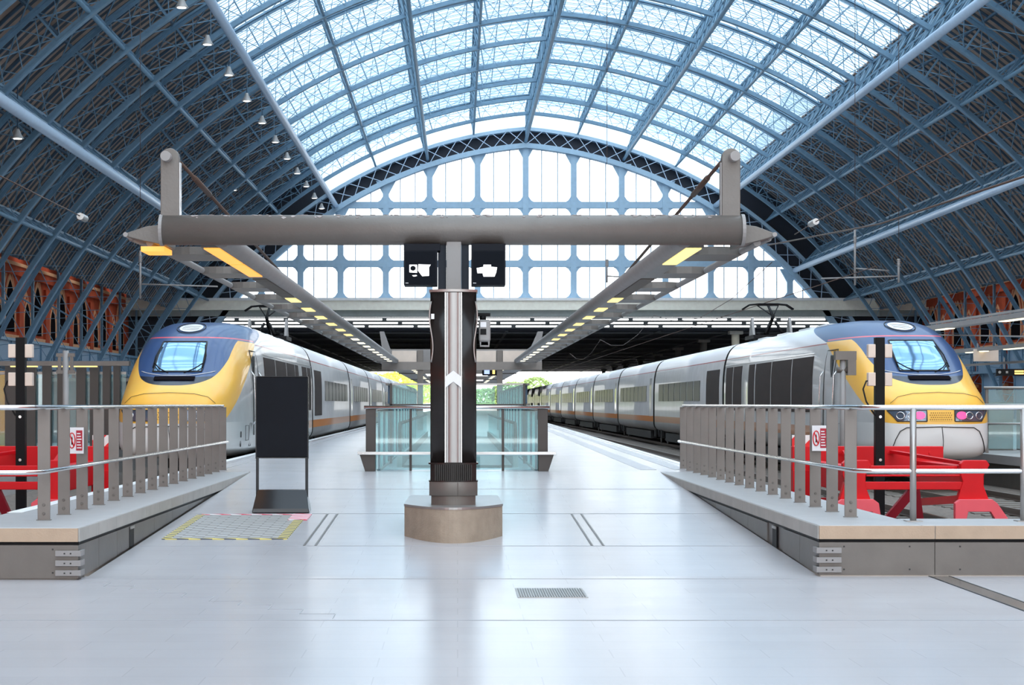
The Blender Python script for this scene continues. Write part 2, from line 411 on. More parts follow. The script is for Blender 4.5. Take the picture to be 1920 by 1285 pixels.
ORD = ['first', 'second', 'third', 'fourth', 'fifth', 'sixth', 'seventh', 'eighth', 'ninth', 'tenth', 'eleventh', 'twelfth', 'thirteenth', 'fourteenth']
for k in range(1, 14):
    r = rib if k == 1 else rib.copy()
    if k > 1: COL.objects.link(r)
    r.location = (0, DD - BAY * k, 0)
    tag(r, f'blue latticed iron roof arch, {ORD[k - 1]} one on this side of the bright end screen', 'roof rib', 'iron arch ribs of the shed roof')
# ---- longitudinal girders
def purlin(s, deg, Rb, tube_r, mats, label, heavy):
    t = thing('roof_girder', label, 'roof girder')
    th = R_(deg) if s else math.acos(EE / Rb); s = s or 1
    x, z = arc(s, Rb, th); x2, z2 = arc(s, RO - .1, th)
    if deg == 90: x = AX; x2 = AX; z = CZ + CC + math.sqrt(Rb ** 2 - EE ** 2); z2 = CZ + CC + math.sqrt((RO - .1) ** 2 - EE ** 2)
    m = MB(); m.tube([(x, Y0R - 6, z), (x, DD + .3, z)], tube_r, 8, cap=True); m.build('lower_tube', mats, t)
    m = MB(); m.beam((x2, Y0R - 6, z2), (x2, DD, z2), .22, .14)
    xm, zm = (x + (x2 - x) * .45, z + (z2 - z) * .45)
    if heavy: m.beam((xm, Y0R - 6, zm), (xm, DD, zm), .16, .12)
    m.build('upper_chord', 'blue', t)
    m = MB(); n = 4
    y = DD - 14 * BAY
    while y < DD - .1:
        for i in range(n):
            a = y + BAY * i / n; b = y + BAY * (i + 1) / n
            m.beam((x, a, z), (x2, b, z2), .06, .10, (1, 0, 0)); m.beam((x2, a, z2), (x, b, z), .06, .10, (1, 0, 0))
        m.beam((x, y, z), (x2, y, z2), .2, .2, (0, 1, 0))
        if heavy:       # curved brackets at every rib
            for dy in (-.9, .9): m.beam((x, y + dy, z), (xm, y, zm), .12, .14, (1, 0, 0))
        y += BAY
    o = m.build('lattice_web', 'blue', t)
    return t
purlin(1, 90, 42.6, .17, 'blue', 'blue tubular ridge girder running down the middle of the glazed vault', True)
for s, sn in ((-1, 'left'), (1, 'right')):
    purlin(s, 78.6, 44.1, .11, 'blue', f'thin blue girder just {sn} of the ridge girder', False)
    purlin(s, 71.8, 42.8, .15, 'blue', f'blue tubular girder under the glazing, halfway up its {sn} half', True)
    purlin(s, 65.0, 44.1, .11, 'blue', f'thin blue girder in the lower glazing on the {sn}', False)
    purlin(s, 57.8, 42.5, .26, 'blue_lit', f'thick pale blue tubular girder along the {sn} edge of the glazing', True)
    purlin(s, 51.1, 44.2, .12, 'blue', f'blue lattice girder under the {sn} boarding, between two thick pale tubes', False)
    purlin(s, 43.8, 42.5, .28, 'blue_lit', f'thick pale blue tubular girder halfway up the dark {sn} boarding', True)
    purlin(s, 36.6, 44.2, .12, 'blue', f'lowest blue lattice girder of the roof on the {sn}', False)
# ---- diagonal wind bracing
m = MB(); angs = [85.5, 78.6, 71.8, 65, 57.8, 51.1, 43.8, 36.6]
for s in (-1, 1):
    for k in range(14):
        y0, y1 = DD - BAY * (k + 1), DD - BAY * k
        for a, b in zip(angs, angs[1:]):
            for h in range(2):
                t0 = R_(a + (b - a) * h / 2); t1 = R_(a + (b - a) * (h + 1) / 2)
                p, q = arc(s, RO, t0), arc(s, RO, t1); ym = (y0 + y1) / 2
                for ya, yb in ((y0, ym), (ym, y1)):
                    mi = 0 if a > 57.9 else 1; wb_ = .045 if a > 57.9 else .06
                    m.beam((p[0], ya, p[1]), (q[0], yb, q[1]), wb_, wb_, (0, 0, 1), mi); m.beam((q[0], ya, q[1]), (p[0], yb, p[1]), wb_, wb_, (0, 0, 1), mi)
struct(m.build('ceiling_wind_bracing', ['gable_blue', 'blue'], glass_parent, fix=False))

# ---- end screen (gable)
win = struct(bpy.data.objects.new('window_1', None)); COL.objects.link(win)
RG = 42.13
ZB = CZ + 190 * DD / 3400
def gable_z(X):
    s = 1 if X >= AX else -1; c = (abs(X - AX) + EE) / RG
    return CZ + CC + RG * math.sqrt(max(0, 1 - c * c))
xs = [AX + o * DD / 3400 for o in (-495, -422, -347, -262, -180, -90, 0, 90, 180, 262, 347, 422, 495)]
XM = AX + 560 * DD / 3400; XN = AX - 560 * DD / 3400
m = MB()
NX = 60
for i in range(NX):
    xa = XN + (XM - XN) * i / NX; xb = XN + (XM - XN) * (i + 1) / NX
    b = len(m.v); m.v += [(xa, DD + .15, ZB), (xb, DD + .15, ZB), (xb, DD + .15, gable_z(xb)), (xa, DD + .15, gable_z(xa))]; m.face([b, b + 1, b + 2, b + 3])
struct(m.build('window_pane', 'g_gable', win, fix=False))
m = MB()
zt = [CZ + (758 - y) * DD / 3400 for y in (385, 440, 495, 565)]
for x in xs: m.box(x - .3, x + .3, DD - .3, DD + .3, ZB - .6, gable_z(x) + .3)
for z in zt:
    X = XM
    while gable_z(X) < z: X -= .2
    m.box(2 * AX - X, X, DD - .27, DD + .27, z - .33, z + .33)
    for x in xs:
        if gable_z(x) > z + .4:
            for sx in (-1, 1):
                for sz in (-1, 1):
                    m.prism([(x + sx * .25, z + sz * .25), (x + sx * .95, z + sz * .25), (x + sx * .55, z + sz * .5), (x + sx * .25, z + sz * .95)], DD - .2, DD + .2)
for x in xs:                          # curved gussets under the arch
    z = gable_z(x)
    if z > ZB + 2: m.prism([(x - 1.0, z + .2), (x + 1.0, z + .2), (x + .3, z - 1.1), (x - .3, z - 1.1)], DD - .2, DD + .2)
struct(m.build('window_frame', 'gable_blue', win, fix=False))
m = MB()
for a, b in zip([2 * AX - xs[-1] - 4] + xs, xs + [xs[-1] + 4]):
    for f in (1 / 3, 2 / 3):
        x = a + (b - a) * f; zz = gable_z(x)
        if zz > ZB: m.box(x - .05, x + .05, DD - .1, DD + .1, ZB, zz)
struct(m.build('window_glazing_bar', 'gable_blue', win, fix=False))
# edge arch truss of the gable
m = MB()
for s in (-1, 1):
    for R, wd, hh, mi in ((42.2, 1.2, .5, 0), (43.9, 1.0, .35, 0)):
        N = 34; a = TF; P = [arc(s, R, a + (apex(R) - a) * i / N) for i in range(N + 1)]
        for i in range(N):
            p, q = P[i], P[i + 1]; m.beam((p[0], DD, p[1]), (q[0], DD, q[1]), wd, hh, (AX - s * EE - p[0], 0, CZ + CC - p[1]))
    K = 30
    for i in range(K):
        t0 = TF + (apex(42.2) - TF) * i / K; t1 = TF + (apex(42.2) - TF) * (i + 1) / K
        a, b, c, d = arc(s, 42.3, t0), arc(s, 43.9, t0), arc(s, 42.3, t1), arc(s, 43.9, t1)
        m.beam((a[0], DD - .4, a[1]), (d[0], DD - .4, d[1]), .06, .14, (0, 1, 0), 1); m.beam((b[0], DD - .4, b[1]), (c[0], DD - .4, c[1]), .06, .14, (0, 1, 0), 1)
struct(m.build('trim_1', ['gable_blue', 'blue_lit'], fix=False), 'blue latticed arch framing the bright end screen')
m = MB()
for s in (-1, 1):
    m.grid(lambda u, v: ((lambda p: (p[0], DD + .45, p[1]))(arc(s, 42.3 + 1.7 * u, R_(8) + (apex(42.3 + 1.7 * u) - R_(8)) * v))), 1, 30, 0, False)
    m.grid(lambda u, v: ((lambda p: (p[0], DD + .45, p[1]))(arc(s, 44.0 + 13 * u, R_(8) + (TH_G - R_(8)) * v))), 1, 20, 0, False)
    m.grid(lambda u, v: ((lambda p: (p[0], DD + .45, p[1]))(arc(s, 44.0 + 2.7 * u, TH_G + (apex(44.0 + 2.7 * u) - TH_G) * v))), 1, 30, 1, False)
struct(m.build('wall_end', ['roof_dark', 'g_pale'], fix=False))

# ---- side walls: brick arcade with pointed windows
def arch_pts(w, h0, h1, n=6):
    """outline of a pointed arch opening centred on 0: from the lower left up, over and down"""
    P = [(-w, h0)]; r = 2 * w
    for i in range(n + 1):
        t = R_(180 - 60 * i / n); P.append((w + r * math.cos(t), h1 + r * math.sin(t)))
    for i in range(1, n + 1):
        t = R_(60 - 60 * i / n); P.append((-w + r * math.cos(t), h1 + r * math.sin(t)))
    P.append((w, h0)); return P
def wall(s, name):
    X = AX + s * 40.6
    root = struct(bpy.data.objects.new(name, None)); COL.objects.link(root)
    m = MB(); m.box(min(X, X + s * .5), max(X, X + s * .5), YB, DD + 1, -.34, 15.5); struct(m.build(name + '_brickwork', 'brick', root))
    bi, ci, di, fi, gi = MB(), MB(), MB(), MB(), MB()
    def P3(y, z, d): return (X - s * d, y, z)
    def ext(mb, poly, d0, d1, yc):
        b = len(mb.v); n = len(poly); mb.v += [P3(yc + u, z, d0) for u, z in poly] + [P3(yc + u, z, d1) for u, z in poly]
        mb.face(range(b + n, b + 2 * n))
        for i in range(n): j = (i + 1) % n; mb.face([b + i, b + j, b + n + j, b + n + i])
    for k in range(15):
        yr = DD - BAY * k; yc = yr - BAY / 2
        # brick piers standing behind each rib, with capitals
        m.v and None
        for mb, (ya, yb, z0, z1, d) in ((bi, (-.7, .7, -.3, 11.0, .22)), (ci, (-.8, .8, 3.2, 3.5, .30)), (ci, (-BAY, 0, 6.7, 6.95, .18)), (bi, (-BAY, 0, 11.5, 12.2, .25)), (ci, (-BAY, 0, 12.2, 12.45, .35))):
            mb.box(min(X, X - s * d), max(X, X - s * d), yr + ya, yr + yb, z0, z1)
        for yo, w_, h0, h1 in ((1.3, 1.25, 7.2, 8.9), (-2.2, .85, 7.0, 8.1)):
            for kk, (gw, mb, d) in enumerate(((.62, ci, .05), (.38, bi, .08), (.24, ci, .11), (0, di, .13))):
                ext(mb, arch_pts(w_ + gw * w_, h0, h1), .0, d, yc + yo)
        # blue girder and panelling between the rib feet
        fi.box(min(X - s * 2.5, X - s * 2.7), max(X - s * 2.5, X - s * 2.7), yr - BAY + .5, yr - .5, 4.5, 6.2)
        for yy in (yr - 1.0, yr - BAY + 1.0, yr - BAY / 2): gi.box(min(X - s * 2.45, X - s * 2.8), max(X - s * 2.45, X - s * 2.8), yy - .1, yy + .1, 4.4, 6.2)
        for z in (4.4, 6.2): gi.box(min(X - s * 2.4, X - s * 2.9), max(X - s * 2.4, X - s * 2.9), yr - BAY + .1, yr - .1, z - .1, z + .1)
        fi.box(min(X - s * 2.1, X - s * 2.2), max(X - s * 2.1, X - s * 2.2), yr - BAY + 3.4, yr - .9, 0, 4.4)
        for yy in (yr - BAY + 3.3, yr - .9): gi.box(min(X - s * 2.0, X - s * 2.3), max(X - s * 2.0, X - s * 2.3), yy - .12, yy + .12, 0, 4.4)
        # iron posts and rails in front of the upper wall
        gi.box(min(X - s * 1.2, X - s * 1.4), max(X - s * 1.2, X - s * 1.4), yr - BAY * .12 - .12, yr - BAY * .12 + .12, 6.1, 13)
        gi.box(min(X - s * 1.2, X - s * 1.3), max(X - s * 1.2, X - s * 1.3), yr - BAY, yr, 12.9, 13.05)
    bi.build('wall_brick_dressing', 'brick', root, fix=False); ci.build('wall_stone_dressing', 'brick_cream', root, fix=False)
    di.build('wall_recess', 'recess', root, fix=False); fi.build('wall_blue_panel', 'wall_blue', root, fix=False); gi.build('wall_iron_frame', 'blue', root, fix=False)
    mm = MB(); mm.box(min(X - s * .02, X - s * .10), max(X - s * .02, X - s * .10), YB, DD, 13.2, 15.5); mm.build('wall_dark_upper', 'slate', root)
m = MB(); m.box(AX - 38, AX + 38, YB - .6, YB, -.3, 7)
for i in range(9): m.box(AX - 36.4 + i * 9, AX - 35.6 + i * 9, YB - .6, YB, 7, 33)
for z in (13, 20): m.box(AX - 38, AX + 38, YB - .6, YB, z, z + .8)
struct(m.build('wall_back_unseen', 'concrete'))  # unseen wall, its upper part left open to add frontal light
wall(-1, 'wall_left'); wall(1, 'wall_right')
m = MB()
for s in (-1, 1):
    (xa, za), xb = arc(s, RS, R_(33)), AX + s * 40.7
    for k in range(25):
        y = YB + 9 * k; m.hexa([(xa, y, za), (xb, y, za + 4.0), (xb, y + 7.2, za + 4.0), (xa, y + 7.2, za), (xa, y, za + .2), (xb, y, za + 4.2), (xb, y + 7.2, za + 4.2), (xa, y + 7.2, za + .2)])
struct(m.build('ceiling_gap_added_baffle', 'slate', glass_parent))  # slabs added over the gap to cut daylight on the side walls

# ---- low roof beyond the screen
lowroof = struct(bpy.data.objects.new('ceiling_2', None)); COL.objects.link(lowroof)
m = MB(); m.box(-40, 62, DD - 1.2, DD + 1.5, 11.2, 12.15, 0); m.box(-40, 62, DD - 1.4, DD + 1.5, 12.15, 12.4, 1); struct(m.build('ceiling_fascia', ['cream2', 'white'], lowroof))
m = MB(); m.box(-40, 62, DD - .6, DD + 1.5, 10.6, 11.2)
x = -39
while x < 62: m.box(x, x + .12, DD - .7, DD - .6, 10.6, 11.2); x += 2.4
struct(m.build('ceiling_lower_fascia', 'fascia_grey', lowroof))
m = MB()
for k, (z0, z1) in enumerate(((10.55, 10.66), (10.20, 10.37), (9.86, 10.02), (9.58, 9.70))):
    m.box(-40, 62, 187 + k * .5, 187.4 + k * .5, z0, z1)
    x = -40 + k * 1.6
    while x < 62: m.box(x, x + .45, 187.1 + k * .5, 187.5 + k * .5, z0, z1 + .26 if k else z1); x += 5.1
struct(m.build('ceiling_skylight_beams', 'roof_beam', lowroof))
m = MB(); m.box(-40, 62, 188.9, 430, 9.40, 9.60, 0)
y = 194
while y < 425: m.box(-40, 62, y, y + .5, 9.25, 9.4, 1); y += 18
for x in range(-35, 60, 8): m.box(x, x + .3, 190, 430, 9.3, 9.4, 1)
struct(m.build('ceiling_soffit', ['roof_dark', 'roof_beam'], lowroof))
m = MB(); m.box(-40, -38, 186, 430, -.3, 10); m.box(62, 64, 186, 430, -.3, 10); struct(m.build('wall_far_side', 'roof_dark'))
# ================================================================ TRAINS
def interp(P, x):
    if x <= P[0][0]: return P[0][1]
    for (a, b), (c, d) in zip(P, P[1:]):
        if x <= c:
            t = (x - a) / (c - a); return b + (d - b) * t
    return P[-1][1]
def smooth_tab(P):
    """monotone cubic through the points"""
    xs_ = [p[0] for p in P]; ys = [p[1] for p in P]; n = len(P)
    d = [(ys[i + 1] - ys[i]) / (xs_[i + 1] - xs_[i]) for i in range(n - 1)]
    mm = [d[0]] + [0 if d[i - 1] * d[i] <= 0 else 2 * d[i - 1] * d[i] / (d[i - 1] + d[i]) for i in range(1, n - 1)] + [d[-1]]
    def f(x):
        if x <= xs_[0]: return ys[0]
        if x >= xs_[-1]: return ys[-1]
        i = 0
        while x > xs_[i + 1]: i += 1
        h = xs_[i + 1] - xs_[i]; t = (x - xs_[i]) / h
        return (2 * t ** 3 - 3 * t * t + 1) * ys[i] + (t ** 3 - 2 * t * t + t) * h * mm[i] + (-2 * t ** 3 + 3 * t * t) * ys[i + 1] + (t ** 3 - t * t) * h * mm[i + 1]
    return f
T_ = smooth_tab([(0, 1.12), (.03, 1.5), (.10, 1.76), (.3, 2.0), (.7, 2.19), (1.2, 2.38), (1.6, 2.58), (2.1, 2.88), (2.6, 3.17), (3.1, 3.38), (3.7, 3.55), (4.6, 3.69), (5.8, 3.77), (7.5, 3.79)])
W_ = smooth_tab([(0, .02), (.015, .40), (.04, .60), (.10, .82), (.22, 1.0), (.45, 1.13), (.8, 1.22), (1.4, 1.30), (2.3, 1.36), (4.0, 1.405), (6, 1.41)])
B_ = smooth_tab([(0, 1.08), (.02, .86), (.06, .70), (.14, .60), (.35, .52), (1, .48), (3, .44), (5, .42)])
MIDZ = 1.10
def NE_(s): return 3.3 + 1.5 * min(1, max(0, (s - 3.5) / 4))
def inside(s, x, z):
    w_ = W_(s); h = (T_(s) - MIDZ) if z > MIDZ else (MIDZ - B_(s)); n = NE_(s) if z > MIDZ else 4.5
    return (abs(x) / w_) ** n + (abs(z - MIDZ) / max(h, 1e-4)) ** n <= 1
def nose_s(x, z):
    a, b = 0.0, 9.0
    for _ in range(34):
        c = (a + b) / 2
        if inside(c, x, z): b = c
        else: a = c
    return b
def nose_pt(x, z, off=.012):
    e = .012; s0 = nose_s(x, z); sx = (nose_s(x + e, z) - nose_s(x - e, z)) / (2 * e); sz = (nose_s(x, z + e) - nose_s(x, z - e)) / (2 * e)
    n = Vector((sx, -1, sz)).normalized()
    return Vector((x, s0, z)) + n * off
def side_x(z, s=8):
    h = (T_(s) - MIDZ) if z > MIDZ else (MIDZ - B_(s)); n = NE_(s) if z > MIDZ else 4.5
    return W_(s) * max(0, 1 - (abs(z - MIDZ) / h) ** n) ** (1 / n)
def section(s, K=40):
    P = []; w_ = W_(s); t = T_(s) - MIDZ; b = MIDZ - B_(s)
    for k in range(K):
        a = 2 * math.pi * k / K; c, q = math.cos(a), math.sin(a); n = NE_(s) if q >= 0 else 4.5; h = t if q >= 0 else b
        P.append((math.copysign(abs(c) ** (2 / n), c) * w_, s, MIDZ + math.copysign(abs(q) ** (2 / n), q) * h))
    return P
def train_paint(nose):
    m = bpy.data.materials.new('train_livery'); m.use_nodes = True; nb = NB(m); b = nb.n['Principled BSDF']
    b.inputs['Roughness'].default_value = .38; b.inputs['Specular IOR Level'].default_value = .4; b.inputs['Coat Weight'].default_value = .28 if nose else .1; b.inputs['Coat Roughness'].default_value = .06
    tc = nb.n.new('ShaderNodeTexCoord'); sp = nb.n.new('ShaderNodeSeparateXYZ'); nb.l.new(tc.outputs['Object'], sp.inputs[0])
    x, s, z = sp.outputs; o = nb.op
    no = nb.n.new('ShaderNodeTexNoise'); no.inputs['Scale'].default_value = 1.6; no.inputs['Detail'].default_value = 6; nb.l.new(tc.outputs['Object'], no.inputs['Vector'])
    silver = nb.mix(no.outputs['Fac'], (.46, .455, .45), (.62, .62, .625)); 
    c = nb.mix(o('GREATER_THAN', z, 3.20), silver, (.80, .80, .82))                    # white roof
    line = o('MULTIPLY', o('GREATER_THAN', z, 3.185), o('LESS_THAN', z, 3.215))
    c = nb.mix(line, c, (.38, .10, .09))
    grey = nb.mix(no.outputs['Fac'], (.20, .20, .20), (.27, .27, .27))
    band = o('MULTIPLY', o('LESS_THAN', z, 1.16), o('GREATER_THAN', z, .90))
    low = o('LESS_THAN', z, .92)
    if nose:
        bs = o('GREATER_THAN', s, 7.0); band = o('MULTIPLY', band, bs); low = o('MULTIPLY', low, bs)
    c = nb.mix(low, c, grey); c = nb.mix(band, c, (.47, .19, .07))
    if nose:
        zs = nb.curve(s, [(0, 1.27), (.5, 1.33), (1.2, 1.56), (5.6, 3.12), (6.0, 3.25), (9, 4)], 9, 4)
        zb = nb.curve(s, [(0, 2.12), (1.2, 2.14), (2.2, 2.36), (3.0, 2.64), (3.9, 2.86), (5.2, 2.97), (9, 3.2)], 9, 4)
        zb = o('MINIMUM', o('ADD', zb, o('MULTIPLY', o('POWER', o('ABSOLUTE', x), 3.0), .30)), 3.24)
        zs = o('MAXIMUM', zs, 1.27)
        yel = o('MULTIPLY', o('GREATER_THAN', z, zs), o('LESS_THAN', s, 6.0))
        front = o('LESS_THAN', s, .9)
        c = nb.mix(o('MULTIPLY', o('LESS_THAN', z, 1.30), o('MINIMUM', o('MAXIMUM', o('DIVIDE', o('SUBTRACT', 2.6, s), 2.2), 0.0), 1.0)), c, (.80, .78, .76))
        c = nb.mix(yel, c, nb.mix(no.outputs['Fac'], (1.0, .50, .065), (1.0, .60, .11)))
        blue = o('MULTIPLY', o('GREATER_THAN', z, zb), o('LESS_THAN', s, o('ADD', 6.0, o('MULTIPLY', o('MAXIMUM', o('SUBTRACT', z, 3.24), 0.0), 6.5))))
        c = nb.mix(blue, c, (.030, .075, .20))
        dk = o('MULTIPLY', o('MULTIPLY', o('LESS_THAN', z, o('ADD', 2.28, o('MULTIPLY', o('ABSOLUTE', x), .08))), o('GREATER_THAN', z, zb)), o('LESS_THAN', s, 1.7))
        c = nb.mix(dk, c, (.008, .012, .03))
        rl = o('MULTIPLY', o('MULTIPLY', o('GREATER_THAN', z, 3.27), o('LESS_THAN', z, 3.30)), o('LESS_THAN', s, 5.9))
        c = nb.mix(rl, c, (.75, .10, .13))
    nb.l.new(c, b.inputs['Base Color']); return m
M['loco'] = train_paint(True); M['coach'] = train_paint(False)
EPS = .012
def side_patch(mb, sgn, s0, s1, z0, z1, off=EPS, n=6, mi=0):
    def fn(u, v):
        z = z0 + (z1 - z0) * v; return (sgn * (side_x(z) + off), s0 + (s1 - s0) * u, z)
    b = len(mb.v); mb.grid(fn, 1, n, mi, False)
    for (ss, flip) in ((s0, 0), (s1, 1)):       # rims so the panel is not paper thin
        bb = len(mb.v)
        for v in range(n + 1):
            z = z0 + (z1 - z0) * v / n; mb.v += [(sgn * (side_x(z) + off), ss, z), (sgn * (side_x(z) - .02), ss, z)]
        for v in range(n): mb.face([bb + 2 * v, bb + 2 * v + 1, bb + 2 * v + 3, bb + 2 * v + 2], mi)
def nose_patch(mb, fn, nu, nv, mi=0, off=.015):
    mb.grid(lambda u, v: nose_pt(*fn(u, v), off), nu, nv, mi, True)
def nose_line(mb, pts, r=.010, mi=0, off=.012, n=6):
    P = []
    for (a, b), (c, d) in zip(pts, pts[1:]):
        k = max(1, int(math.hypot(c - a, d - b) / .06))
        P += [(a + (c - a) * i / k, b + (d - b) * i / k) for i in range(k)]
    P.append(pts[-1]); mb.tube([nose_pt(x, z, off) for x, z in P], r, n, mi)
def bogie(t, y):
    m = MB()
    for dy in (-1.3, 1.3): m.tube([(-1.2, y + dy, .36), (1.2, y + dy, .36)], .08, 8)
    m.box(-1.15, 1.15, y - .3, y + .3, .28, .5)
    for sx in (-1.1, 1.1):
        m.box(sx - .1, sx + .1, y - 1.7, y + 1.7, .30, .52)
        for dy in (-1.3, 1.3): m.prism([(y + dy + .45 * math.cos(a * math.pi / 10), .36 + .45 * math.sin(a * math.pi / 10)) for a in range(20)], sx * .82 - .06, sx * .82 + .06, 'x', 1)
        for dy in (-1.3, 1.3): m.box(sx - .15, sx + .15, y + dy - .2, y + dy + .2, .2, .6)
        m.tube([(sx * 1.12, y - .6, .2), (sx * 1.12, y - .2, .75)], .06, 8); m.tube([(sx * 1.12, y + .6, .2), (sx * 1.12, y + .2, .75)], .06, 8)
    m.build('bogie', ['loco_black', 'wheel'], t)
def pantograph(Xc, Y, label):
    t = thing('pantograph', label, 'pantograph', (Xc, Y, 3.86))
    m = MB(); m.box(-.7, .7, -.9, .9, .0, .12)
    for sx in (-.5, .5):
        for sy in (-.7, .7): m.lathe([(.07, -.02), (.1, .05), (.06, .1), (.1, .15), (.05, .2)], (sx, sy, .0), 8)
    m.build('base_frame', 'black', t)
    m = MB(); m.tube([(0, .7, .2), (0, -.55, .75)], .06, 8); m.tube([(-.3, -.7, .15), (-.08, -.5, .55)], .05, 8); m.tube([(.3, -.7, .15), (.08, -.5, .55)], .05, 8)
    m.build('lower_arm', 'black', t)
    m = MB(); m.tube([(0, -.55, .72), (0, .5, 1.18)], .045, 8); m.tube([(0, -.55, .74), (-.35, .5, 1.15)], .02, 6); m.tube([(0, -.55, .74), (.35, .5, 1.15)], .02, 6)
    m.build('upper_arm', 'black', t)
    m = MB()
    for dy in (.4, .6): m.tube([(-.85, dy, 1.02), (-.62, dy, 1.17), (-.3, dy, 1.2), (.3, dy, 1.2), (.62, dy, 1.17), (.85, dy, 1.02)], .03, 6)
    m.box(-.35, .35, .4, .6, 1.14, 1.2); m.build('contact_head', 'black', t)
    m = MB()
    for sx in (-1, 1): m.prism([(-.55, 0), (.35, 0), (.1, .62), (-.15, .72)], sx * .62 - .04, sx * .62 + .04, 'x')
    m.build('side_shield', 'grey_mid', t)
def power_car(Xc, Yt, inner, lit, label, group, pan_label):
    t = thing('power_car', label, 'train power car', (Xc, Yt, 0), group)
    m = MB(); S_ = [.0005, .004, .01, .02, .03, .045, .065, .09, .12, .16, .21, .28, .36, .46, .58, .72, .88, 1.05, 1.22, 1.4, 1.6, 1.8, 2.0, 2.2, 2.4, 2.6, 2.85, 3.1, 3.4, 3.8, 4.2, 4.7, 5.2, 5.8, 6.6, 7.5, 12, 17, 22.2]
    K = 72; b = 0
    for s_ in S_: m.v += section(s_, K)
    for i in range(len(S_) - 1):
        for k in range(K):
            k2 = (k + 1) % K; m.face([i * K + k, i * K + k2, (i + 1) * K + k2, (i + 1) * K + k], 0, True)
    m.face(list(range(K)), 0, True); m.face([(len(S_) - 1) * K + k for k in range(K)], 1)
    m.build('body', ['loco', 'rubber'], t)
    # windscreen: glass, frame, wipers
    WX = lambda z: .53 - .03 * (z - 2.45)
    m = MB(); nose_patch(m, lambda u, v: ((u * 2 - 1) * WX(2.46 + .68 * v), 2.46 + .68 * v), 14, 10)
    ws_ = m.build('windscreen', 'windscreen', t, fix=False)
    m = MB(); nose_patch(m, lambda u, v: (-.46 + .92 * u, 2.235 + .085 * v), 12, 2, off=.02); m.build('intake_slot', 'recess', t, fix=False)
    m = MB(); nose_line(m, [(-.84 + .07 * i, 2.345 + .16 * abs(-.84 + .07 * i) ** 2.4) for i in range(25)], .009, off=.01); m.build('visor_highlight', 'white', t)  # white line painted as the highlight along the visor
    m = MB(); z0, z1 = 2.44, 3.16
    loop = [(-.55, z0), (-.3, z0), (0, z0), (.3, z0), (.55, z0), (.54, 2.7), (.53, 2.95), (.51, z1), (.25, z1), (0, z1), (-.25, z1), (-.51, z1), (-.53, 2.95), (-.54, 2.7), (-.55, z0)]
    nose_line(m, loop, .02, off=.012); m.build('windscreen_frame', 'seam', ws_)
    for sg in (-1, 1):
        m = MB(); m.tube([nose_pt(sg * .18, 2.38, .04), nose_pt(sg * .40, 2.46, .07), nose_pt(sg * .56, 2.60, .07)], .014, 6)
        m.tube([nose_pt(sg * .56, 2.5, .05), nose_pt(sg * .57, 2.78, .05), nose_pt(sg * .50, 3.05, .045)], .016, 6)
        m.build('wiper', 'black', ws_)
    # emblem oval on the roof front
    zc = 3.53
    def oval(a, r1, r2): return (r1 * math.cos(a), zc + r2 * math.sin(a))
    m = MB(); m.grid(lambda u, v: nose_pt(*(lambda p: (p[0], p[1]))(oval(2 * math.pi * u, .28 * v, .11 * v)), .014), 24, 4)
    em = m.build('emblem', 'white', t, fix=False)
    m = MB(); nose_line(m, [oval(2 * math.pi * k / 28, .335, .145) for k in range(29)], .010)
    for dz in (-.055, -.015, .03): nose_line(m, [(-.2, zc + dz + .02), (-.05, zc + dz + .01), (.05, zc + dz - .006), (.2, zc + dz + .004)], .004, off=.018)
    m.build('emblem_ring', 'seam', em)
    # lamp strip
    for sg in (-1, 1):
        m = MB()
        def lf(u, v, sg=sg):
            z = 1.335 + .235 * v; xo = 1.0 + .07 * v if True else 1; return (sg * (.30 + (xo - .30 - (.10 * (1 - v)) * u) * u), z)
        nose_patch(m, lf, 10, 5, off=.012); hl = m.build('headlamp_cluster', 'lens', t, fix=False)
        m = MB(); e_ = [lf(u / 8, 0) for u in range(9)] + [lf(1, v / 4) for v in range(5)] + [lf(1 - u / 8, 1) for u in range(9)] + [lf(0, 0)]
        nose_line(m, e_, .012, off=.012); m.build('headlamp_rim', 'seam', hl)
        if lit:
            m = MB(); cx = .45
            nose_patch(m, lambda u, v: (sg * (cx + .115 * v * math.cos(6.2832 * u)), 1.46 + .085 * v * math.sin(6.2832 * u)), 16, 2, off=.02)
            plabel(m.build('tail_lamp', 'pink_light', hl, fix=False), 'glowing pink tail lamp')
        m = MB()
        for cx in (.62, .84): nose_line(m, [(sg * (cx + .075 * math.cos(6.2832 * k / 14)), 1.455 + .075 * math.sin(6.2832 * k / 14)) for k in range(15)], .012, off=.018)
        m.build('lamp_ring', 'chrome', hl)
    m = MB(); nose_patch(m, lambda u, v: (-.24 + .48 * u, 1.335 + .215 * v), 21, 9, lambda i, j: 1 if j % 2 and i % 2 == (j // 2) % 2 else 0, off=.006)
    m.build('horn_grille', [M.setdefault('grille_yellow', mat('grille_yellow', (1.0, .53, .08), .4)), 'brown_dot'], t, fix=False)
    # seams: bonnet curve, coupler cover
    m = MB()
    nose_line(m, [(-1.0, 1.72), (-.85, 1.86), (-.55, 1.93), (0, 1.955), (.55, 1.93), (.85, 1.86), (1.0, 1.72)], .005)
    nose_line(m, [(-1.02, .66), (-.93, .95), (-.85, 1.12), (-.72, 1.20), (0, 1.215), (.72, 1.20), (.85, 1.12), (.93, .95), (1.02, .66)], .010)
    nose_line(m, [(.02, 1.21), (.05, .9), (.05, .58)], .007)
    m.build('panel_seam', 'seam', t)
